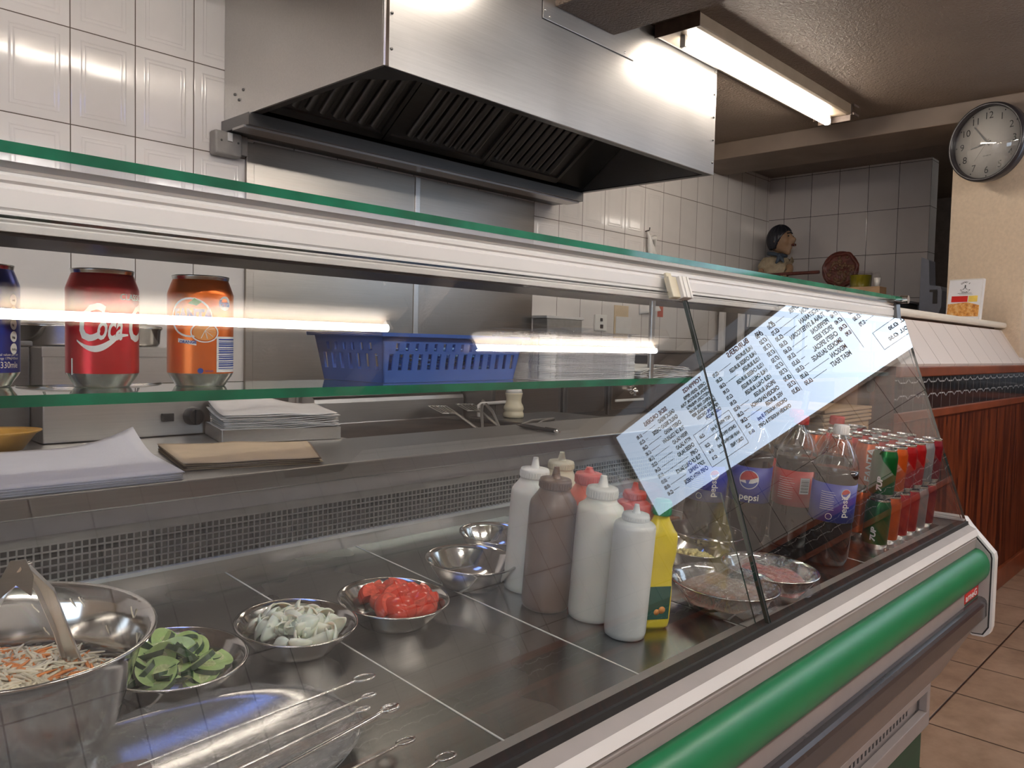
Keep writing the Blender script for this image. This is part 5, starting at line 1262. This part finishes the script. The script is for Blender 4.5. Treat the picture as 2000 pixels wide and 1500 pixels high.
pz = [('CHEESE TOMATO', '£4.90', '£6.50'), ('GREEN PEPPER', '£5.30', '£7.00'), ('& ONION', '£5.70', '£7.20'), ('VEGETARIAN', '£5.30', '£7.30'), ('TUNA & SWEETCORN', '£5.60', '£7.50'), ('PEPPERONI', '£5.60', '£7.50'), ('SPICEY BEEF', '£5.90', '£7.20'), ("CHEF'S SPECIAL", '£6.50', '£7.50'), ('SMOKED SAUSAGE', '£5.80', '£8.30'), ('MEXICAN', '£6.00', '£7.50'), ('MEAT FEAST', '£6.50', '£8.30')]
for i, (n_, a, b) in enumerate(pz):
    if i == 0: continue
    row(n_, -.205, -.485, 1.004+.144-.048*i, [(-.492, a), (-.592, b)])
for yy in (-.585, -.128): mline(yy, .66, yy, 1.09, .003)
p0_ = [('MARGHERITA', '£4.80', '£6.80'), ('MUSHROOM', '£5.10', '£7.20'), ('HAM', '£5.70', '£7.20'), ('CHICKEN', '£5.70', '£7.40'), ('SALAMI', '£5.80', '£7.40'), ('CRISPY BACON', '£5.80', '£7.40'), ('EXTRA TOPPING', '0.70', '0.90')]
for i, (n_, a, b) in enumerate(p0_): row(n_, .30, -.03, 1.06-.048*i, [(-.036, a), (-.135, b)], size=.030)
mline(.26, .70, -.06+.02, .70); mline(.26, .58, -.04, .58); mline(.26, .58, .26, .70); mline(-.04, .58, -.04, .70); mtext('CHIP ROLL  £3.30', .25, .655, .03, 'menu_black'); mtext('DONER ROLL  £3.50', .25, .605, .03, 'menu_black')
mtext('PIZZAS  9"  12"', .30, 1.11, .045, 'menu_red'); mtext('9"', -.50, 1.115, .035, 'menu_black'); mtext('12"', -.60, 1.115, .035, 'menu_black')
mtext('BURGERS', -.70, 1.118, .05, 'menu_red')
bg = [('1/4LB BURGER', '£2.70'), ('1/4LB CHEESE BURGER', '£2.80'), ('1/2LB BURGER', '£3.80'), ('1/2LB CHEESE BURGER', '£3.90'), ('1/4LB CHILLI BURGER', '£2.70'), ('1/2LB CHILLI BURGER', '£3.90'), ('SPECIAL BURGER', '£4.20'), ('CHICKEN SANDWICH', '£2.80'), ('VEG. BURGER', '£2.80'), ('CHICKEN NUGGETS (8 pcs)', '£2.50'), ('CHICKEN NUGGETS & CHIPS', '£4.10')]
for i, (n_, a) in enumerate(bg): row(n_, -.70, -.995, 1.068-.0455*i, [(-1.0, a)], size=.030 if len(n_) < 20 else .026)
mtext('TOPPINGS', -1.13, 1.110, .042, 'menu_red')
for i, n_ in enumerate(['CHEESE, GREEN PEPPER', 'ONION, MUSHROOM, TUNA', 'SWEETCORN, PINEAPPLE', 'JALAPENO, HAM, SALAMI', 'SMOKED SAUSAGE, BEEF', 'PEPPERONI, CHICKEN', 'CRISPY BACON']): mtext(n_, -1.12, 1.068-.034*i, .032, sx=.62)
mline(-1.08, .83, -1.405, .83); mline(-1.08, .575, -1.405, .575); mline(-1.08, .575, -1.08, .83); mline(-1.405, .575, -1.405, .83); mline(-1.08, .755, -1.405, .755)
row('HOT WINGS (6 pcs)', -1.095, -1.30, .780, [(-1.33, '£2.50')], .026)
for i, (n_, a) in enumerate((('ONION RINGS (8 pcs)', '£2.20'), ('HASH BROWNS (3 pcs)', '£1.40'), ('CURLY FRIES', '£2.10'))): row(n_, -1.095, -1.30, .708-.048*i, [(-1.33, a)], .025)
mtext('SIDE ORDERS', -1.48, 1.09, .044, 'menu_red')
for i, (n_, a) in enumerate((('GARLIC BREAD', '£1.80'), ('GARLIC BREAD CHEESE', '£2.30'), ('CHEESY BREAD', '£2.80'), ('TUB OF COLESLAW', '£1.00'), ('FRESH SALAD', '£1.80'), ('PITTA SALAD', '£2.00'), ('CHEESE SALAD', '£2.40'), ('CHIPS', '£1.70'), ('TUB OF CHILLI SAUCE', '£0.50'), ('SOFT DRINKS', '£0.80'), ('CHIPS WITH CHEESE', '£2.40'))): row(n_, -1.435, -1.76, 1.045-.0465*i, [(-1.77, a)], .031)
for k, m_ in inks.items(): m_.build('menu_print', k, t)

# ================================================================== wall clock
n_ = Vector((-.94, .342, 0)).normalized(); rv_ = Vector((0, 0, 1)).cross(n_); cc = Vector((4.49, 1.078, 1.045+H)); CR = .192
TK = Matrix(((rv_.x, 0, n_.x, cc.x), (rv_.y, 0, n_.y, cc.y), (0, 1, 0, cc.z), (0, 0, 0, 1)))
t = thingM('wall_clock', 'round white wall clock with black rim hanging under the ceiling beam', 'clock', TK)
mb = MB(); mb.lathe([(CR*.90, -.02), (CR*.93, -.045), (CR*.99, -.042), (CR, -.01), (CR*.985, .006), (CR*.95, .010), (CR*.91, .006), (CR*.895, -.006), (CR*.895, -.02)], 72); B(mb, 'rim', simple('dark grey clock rim', (.03, .026, .03), .3), t)
mb = MB(); mb.lathe([(0, -.02), (CR*.90, -.02), (CR*.90, -.042), (0, -.042)], 64); B(mb, 'dial', simple('clock dial', (.70, .67, .63), .6, var=.02), t)
mb = MB()
for h in range(1, 13):
    a = math.pi/2-h*math.pi/6; s = str(h); rr = CR*.69
    add_text(mb, s, .048, Matrix.Translation((rr*math.cos(a), rr*math.sin(a)-.016, -.0196)), align='CENTER', bold=-.0002)
    dd = CR*.845; mb.lathe([(0, 0), (.0032, 0), (.0032, .0004), (0, .0004)], 12, T=Matrix.Translation((dd*math.cos(a), dd*math.sin(a), -.0198)))
add_text(mb, 'QUARTZ', .008, Matrix.Translation((0, -CR*.34, -.0196)), align='CENTER', sx=1.3)
B(mb, 'numerals', 'black_ink', t)
def hand(name, ang_, l, w_, z):
    a = R(90-ang_); mb = MB(); d = (math.cos(a), math.sin(a)); s = (-d[1], d[0])
    mb.prism([(-d[0]*.02+s[0]*w_, -d[1]*.02+s[1]*w_), (-d[0]*.02-s[0]*w_, -d[1]*.02-s[1]*w_), (d[0]*l-s[0]*w_*.7, d[1]*l-s[1]*w_*.7), (d[0]*l+s[0]*w_*.7, d[1]*l+s[1]*w_*.5)], z, z+.0008, axis='Z'); B(mb, name, 'grey_ink', t)
hand('hour_hand', 258, .085, .004, -.016); hand('minute_hand', 322, .11, .003, -.014); hand('second_hand', 216, .10, .0007, -.012)
mb = MB(); mb.lathe([(0, -.0195), (.005, -.0195), (.005, -.010), (0, -.010)], 16); B(mb, 'hub', 'grey_ink', t)
mb = MB(); mb.lathe([(0, -.003), (CR*.9, -.003), (CR*.9, -.0045), (0, -.0045)], 64); B(mb, 'cover_glass', glass('clock cover glass', (.95, .95, .95), 0, 1.9), t)
mb = MB(); mb.tube([(4.575, 1.065, 1.205+H), (4.52, 1.07, 1.205+H)], .004, 8); tag(mb.build('clock_nail', 'dark_steel'), 'dark nail on the beam face above the wall clock', 'nail')

# ================================================================== calendar / flyer holder on the sill
n_ = Vector((-.97, .243, .12)).normalized(); rv_ = Vector((0, 0, 1)).cross(n_).normalized(); u_ = n_.cross(rv_)
cc = Vector((4.46, 1.135, .1625+H))
TF = Matrix(((rv_.x, u_.x, n_.x, cc.x), (rv_.y, u_.y, n_.y, cc.y), (rv_.z, u_.z, n_.z, cc.z), (0, 0, 0, 1)))
t = thingM('menu_flyers', 'stack of pizza menu flyers leaning by the cream wall on the white sill', 'flyers', TF)
mb = MB(); mb.box((-.082, .0, -.022), (.082, .212, 0)); B(mb, 'stack', 'paper', t, bevel=.001)
mb = MB(); mb.box((-.083, .210, -.023), (.083, .2155, .001)); mb.box((.0815, 0, -.023), (.084, .2155, 0)); B(mb, 'top_edge', 'paper_grey', t)
def flyer_mat():
    m, nt, b = base('printed pizza photo', (.8, .5, .2), .4)
    n = noise(nt, 45, 4, .7); nt.links.new(ramp(nt, n, [(.3, (.35, .08, .02)), (.5, (.75, .35, .08)), (.7, (.85, .65, .35))]), b.inputs['Base Color']); return m
mb = MB(); mb.prism([(-.078, .030), (.078, .026), (.078, .082), (.02, .098), (-.078, .090)], .0003, .0008, axis='Z'); B(mb, 'pizza_photo', flyer_mat(), t)
mb = MB(); mb.box((-.062, .1, .0004), (.018, .130, .001)); B(mb, 'red_panel', 'red_badge', t)
mb = MB(); mb.box((.022, .1, .0004), (.066, .130, .001)); B(mb, 'yellow_panel', simple('yellow print', (.85, .62, .12), .5), t)
mb = MB()
for s, ang0, rr, top in (("GENO'S", 125, .026, True), ('PIZZERIA', 215, .027, False)):
    n = len(s)
    for i, ch in enumerate(s):
        if top: a = R(130-80*i/(n-1)); T = Matrix.Translation((rr*math.cos(a), .170+rr*math.sin(a), .0006)) @ Matrix.Rotation(a-math.pi/2, 4, 'Z')
        else: a = R(205+130*i/(n-1)); T = Matrix.Translation((rr*math.cos(a), .170+rr*math.sin(a), .0006)) @ Matrix.Rotation(a+math.pi/2, 4, 'Z')
        add_text(mb, ch, .011, T, align='CENTER', bold=.0003)
mb.tube([(-.012, .162, .0006), (0, .172, .0006), (.012, .162, .0006)], .0012, 4); mb.tube([(0, .172, .0006), (0, .185, .0006)], .003, 5); mb.box((-.034, .143, .0004), (.034, .1445, .0008)); mb.box((-.026, .138, .0004), (.04, .139, .0008))
add_text(mb, '01 72 14 14', .014, Matrix.Translation((-.045, .007, .0006)), bold=.0002)
B(mb, 'print', 'black_ink', t)
# dispenser on the end of the tiled wall
t = thing('wall_dispenser', 'blue grey plastic dispenser with a dark slot on the end of the tiled wall', 'dispenser', (5.8, 1.62, .33))
M['dispenser'] = simple('blue grey plastic', (.36, .38, .46), .4, var=.05)
mb = MB(); mb.prism([(1.676, .22+H), (1.57, .22+H), (1.545, .30+H), (1.545, .40+H), (1.555, .43+H), (1.62, .44+H), (1.63, .60+H), (1.676, .62+H)], 5.60, 5.73); mb.build('housing', 'dispenser', t, bevel=.006)
mb = MB(); zb(mb, (5.597, 1.57, .32), (5.601, 1.597, .40)); zb(mb, (5.594, 1.572, .395), (5.601, 1.617, .41)); mb.build('slot', 'dark_rail', t, bevel=.001)
mb = MB(); zb(mb, (5.598, 1.61, .25), (5.601, 1.65, .262)); mb.build('label', 'black_ink', t)

# ================================================================== chef figurine, pizza peel, jug on the corner cabinet
ZC = .336
def gsphere(c, rad, feats, nu=48, nv=32, sc=(1, 1, 1)):
    def g(u, v):
        th = 2*math.pi*u; ph = math.pi*(v-.5)
        d = Vector((math.cos(ph)*math.cos(th), math.cos(ph)*math.sin(th), math.sin(ph)))
        r = rad
        for (fx, fy, fz, amp, wd) in feats:
            q = (d-Vector((fx, fy, fz)).normalized()).length; r += amp*math.exp(-(q/wd)**2)
        return (c[0]+d.x*r*sc[0], c[1]+d.y*r*sc[1], c[2]+d.z*r*sc[2])
    return g
M['fig_skin'] = simple('painted tan figurine skin', (.36, .22, .13), .5, var=.15); M['fig_hair'] = simple('painted black figurine hair', (.02, .02, .028), .35)
M['fig_shirt'] = simple('dirty cream figurine shirt', (.42, .34, .23), .6, var=.2, scale=30, bumpd=.003); M['fig_scarf'] = simple('blue grey painted scarf', (.05, .07, .10), .5)
M['fig_red'] = simple('dark red brown paint', (.13, .035, .025), .35, var=.3, scale=40)
fig = thing('chef_figurine', 'plaster chef figurine with black hair and blue scarf, mouth open, in the corner', 'figurine', (5.50, 2.60, ZC))
def skin(name, pts, edges, rads, mat, par, sub=2):
    me = bpy.data.meshes.new(name); me.from_pydata([(p[0], p[1], p[2]+H) for p in pts], edges, []); me.materials.append(M[mat])
    o = bpy.data.objects.new(name, me); C.objects.link(o); o.parent = par; me.transform(PW(par).inverted())
    s = o.modifiers.new('skin', 'SKIN')
    for i, r_ in enumerate(rads):
        me.skin_vertices[0].data[i].radius = (r_, r_) if isinstance(r_, (int, float)) else r_
    me.skin_vertices[0].data[0].use_root = True
    s.use_smooth_shade = True
    q = o.modifiers.new('sub', 'SUBSURF'); q.levels = q.render_levels = sub
    return o
FX = 5.50; FY = 2.615
skin('torso', [(FX, FY, ZC+.01), (FX, FY, ZC+.09), (FX-.005, FY-.005, ZC+.18), (FX, FY, ZC+.27), (FX, FY, ZC+.325), (FX, FY-.005, ZC+.37),
               (FX-.03, FY+.07, ZC+.30), (FX-.065, FY+.085, ZC+.235), (FX+.02, FY-.075, ZC+.30), (FX-.01, FY-.105, ZC+.26)],
     [(0, 1), (1, 2), (2, 3), (3, 4), (4, 5), (3, 6), (6, 7), (3, 8), (8, 9)], [.075, .085, .088, .078, .05, .032, .036, .034, .036, .032], 'fig_shirt', fig)
for nm, pts in (('left_arm', [(FX-.06, FY+.082, ZC+.245), (FX-.085, FY+.075, ZC+.205), (FX-.10, FY+.02, ZC+.185), (FX-.105, FY-.005, ZC+.18)]), ('right_arm', [(FX-.005, FY-.10, ZC+.265), (FX-.04, FY-.125, ZC+.225), (FX-.085, FY-.12, ZC+.195), (FX-.10, FY-.115, ZC+.185)])):
    skin(nm, pts, [(0, 1), (1, 2), (2, 3)], [.028, .025, .020, .021], 'fig_skin', fig)
    h0 = Vector(pts[-1]); hd = MB()
    for k in range(4):
        yy = h0.y-.016+.011*k; f = MB()
        hd.tube([(h0.x+.002, yy, h0.z+H+.012), (h0.x-.016, yy, h0.z+H+.016), (h0.x-.021, yy, h0.z+H-.002-.002*k), (h0.x-.010, yy, h0.z+H-.014)], .0055, 8, rs=[.006, .006, .0055, .0045])
    hd.tube([(h0.x, h0.y+.018, h0.z+H), (h0.x-.014, h0.y+.022, h0.z+H+.010), (h0.x-.020, h0.y+.010, h0.z+H+.018)], .006, 8, rs=[.008, .0065, .005])
    hd.build('hand', 'fig_skin', fig)
hc = (FX-.005, FY-.035, ZC+.445+H)
mb = MB(); mb.grid(gsphere(hc, .078, [(-.15, -1, -.02, .038, .20), (-.15, -1, -.30, .020, .14), (-.15, -.95, -.55, .018, .14), (-.1, -.72, -.95, .034, .30), (-.1, -1, -.42, -.012, .07), (-.35, -.85, .12, -.010, .16), (-.2, -.9, .30, .008, .2), (-.7, -.6, -.1, .010, .3)], sc=(.86, 1.0, 1.16)), 64, 44); hd = mb.build('head', 'fig_skin', fig)
mb = MB(); mb.grid(gsphere((hc[0], hc[1], hc[2]), .006, [], sc=(1.6, 1, 2.6)), 12, 10, T=Matrix.Translation((-.070, .018, -.012))); mb.build('ear', 'fig_skin', hd)
mb = MB(); mb.sphere((hc[0]-.040, hc[1]-.070, hc[2]+.022), .008, 12, 8, sc=(1, .6, .55)); mb.sphere((hc[0]+.01, hc[1]-.082, hc[2]+.022), .008, 12, 8, sc=(1, .6, .55)); mb.tube([(hc[0]-.05, hc[1]-.065, hc[2]+.040), (hc[0]-.03, hc[1]-.080, hc[2]+.046), (hc[0]-.012, hc[1]-.086, hc[2]+.040)], .004, 6); mb.build('eyes_and_brow', 'fig_hair', hd)
mb = MB(); mb.grid(lambda u, v: (hc[0]-.012+.020*math.cos(2*math.pi*u), hc[1]-.098-.010*abs(math.sin(math.pi*v)), hc[2]-.040+.010*math.sin(2*math.pi*u)*(1-.2*v)), 20, 4); mb.sphere((hc[0]-.012, hc[1]-.092, hc[2]-.040), .016, 14, 8, sc=(1.1, .6, .55)); mb.build('mouth', 'fig_red', hd)
mb = MB()
def hair(u, v):
    th = 2*math.pi*u; ph = math.pi*(-.30+.80*v); d = Vector((math.cos(ph)*math.cos(th), math.cos(ph)*math.sin(th), math.sin(ph)))
    front = max(0, -d.y); lim = -.72+1.55*front**.9
    r = .092+.004*math.sin(19*th) if d.z > lim else .066
    return (hc[0]+.003+d.x*r*.88, hc[1]+.012+d.y*r*1.0, hc[2]+.006+d.z*r*1.12)
mb.grid(hair, 72, 40); mb.build('hair', 'fig_hair', fig)
mb = MB(); mb.tube([(FX+.055*math.cos(q)-.0, FY-.005+.06*math.sin(q), ZC+.345+H-.012*math.cos(q+1.57)) for q in [k*.42 for k in range(15)]], .014, 10, closed=True)
mb.tube([(FX-.055, FY-.045, ZC+.335+H), (FX-.075, FY-.052, ZC+.30+H), (FX-.078, FY-.035, ZC+.275+H)], .014, 8, rs=[.012, .016, .005]); mb.tube([(FX-.055, FY-.05, ZC+.335+H), (FX-.072, FY-.075, ZC+.305+H), (FX-.07, FY-.09, ZC+.28+H)], .014, 8, rs=[.012, .015, .005]); mb.sphere((FX-.062, FY-.05, ZC+.333+H), .015, 12, 8); mb.build('scarf', 'fig_scarf', fig)
pe = thing('pizza_peel', 'dark red brown model pizza on a long handled peel held by the figurine', 'pizza peel', (5.42, 2.2, ZC+.2))
mb = MB(); mb.tube([(5.385, FY+.03, ZC+.192+H), (5.385, 2.25, ZC+.197+H)], .0115, 12); mb.build('handle', 'fig_red', pe)
PCX, PCY, PCZ = 5.39, 2.105, ZC+.205
def pz_(u, v):
    a = 2*math.pi*u; rr = .118+.006*math.sin(7*a)+.004*math.sin(3*a+1); k = min(1, v*1.0); z = .012 if v < .8 else .012+.012*math.sin((v-.8)/.2*math.pi)
    return (PCX-z-.004*math.sin(40*a*k)*(v < .8)*math.sin(30*v), PCY+rr*k*math.cos(a), PCZ+H+rr*k*math.sin(a))
mb = MB(); mb.grid(pz_, 72, 24); mb.lathe([(0, 0), (.112, 0), (.122, -.012)], 48, T=Matrix.Translation((PCX-.006, PCY, PCZ+H)) @ Matrix.Rotation(math.pi/2, 4, 'Y')); pp = mb.build('pizza_base', 'fig_red', pe)
mb = MB()
for k in range(60): a = rnd.random()*6.28; q = math.sqrt(rnd.random())*.09; mb.sphere((PCX-.013, PCY+q*math.cos(a), PCZ+H+q*math.sin(a)), .008+.004*rnd.random(), 8, 5, sc=(.6, 1, 1))
mb.build('topping', simple('brown painted topping', (.16, .08, .04), .5, var=.4, scale=60), pp)
mb = MB(); zb(mb, (PCX-.004, PCY-.02, ZC), (PCX+.02, PCY+.02, ZC+.08)); mb.build('foot', 'fig_red', pe)
# jug
t = thing('measuring_jug', 'clear plastic jug of yellow green liquid beside the model pizza', 'jug', (5.25, 1.93, ZC))
T = Matrix.Translation((5.25, 1.925, ZC+H))
mb = MB(); mb.lathe([(0, .001), (.055, .0), (.060, .004), (.070, .165), (.074, .170), (.072, .172), (.068, .166), (.057, .006), (0, .005)], 36, T=T); mb.build('vessel', 'clear_plastic', t)
mb = MB(); mb.lathe([(0, .007), (.0565, .007), (.0665, .150), (0, .150)], 36, T=T); mb.build('liquid', simple('yellow green oil', (.36, .30, .02), .15), t)
mb = MB(); mb.tube([(5.25, 1.86, ZC+.155+H), (5.25, 1.815, ZC+.165+H), (5.25, 1.805, ZC+.13+H), (5.25, 1.81, ZC+.06+H), (5.25, 1.862, ZC+.04+H)], .007, 8); mb.build('handle', 'clear_plastic', t)
mb = MB(); zb(mb, (4.985, 1.715, ZC), (5.10, 1.96, ZC+.055)); zb(mb, (4.984, 1.715, ZC+.05), (5.10, 1.96, ZC+.058)); tag(mb.build('small_carton', 'bare_wood', bevel=.002), 'small brown cardboard carton on the front edge of the corner cabinet', 'carton')
mb = MB(); mb.lathe([(0, 0), (.014, 0), (.018, .05), (.016, .05), (.012, .003), (0, .003)], 20, T=Matrix.Translation((4.995, 1.735, ZC+.0585+H))); tag(mb.build('egg_cup', 'white_plastic'), 'tiny white cup standing on the small brown carton', 'cup')
mb = MB(); mb.lathe([(0, 0), (.10, 0), (.115, .03), (.118, .075), (.114, .075), (.11, .03), (.098, .004), (0, .004)], 36, T=Matrix.Translation((5.12, 2.22, ZC+H))); tag(mb.build('black_pan', 'black'), 'round black baking pan in front of the model pizza', 'pan')
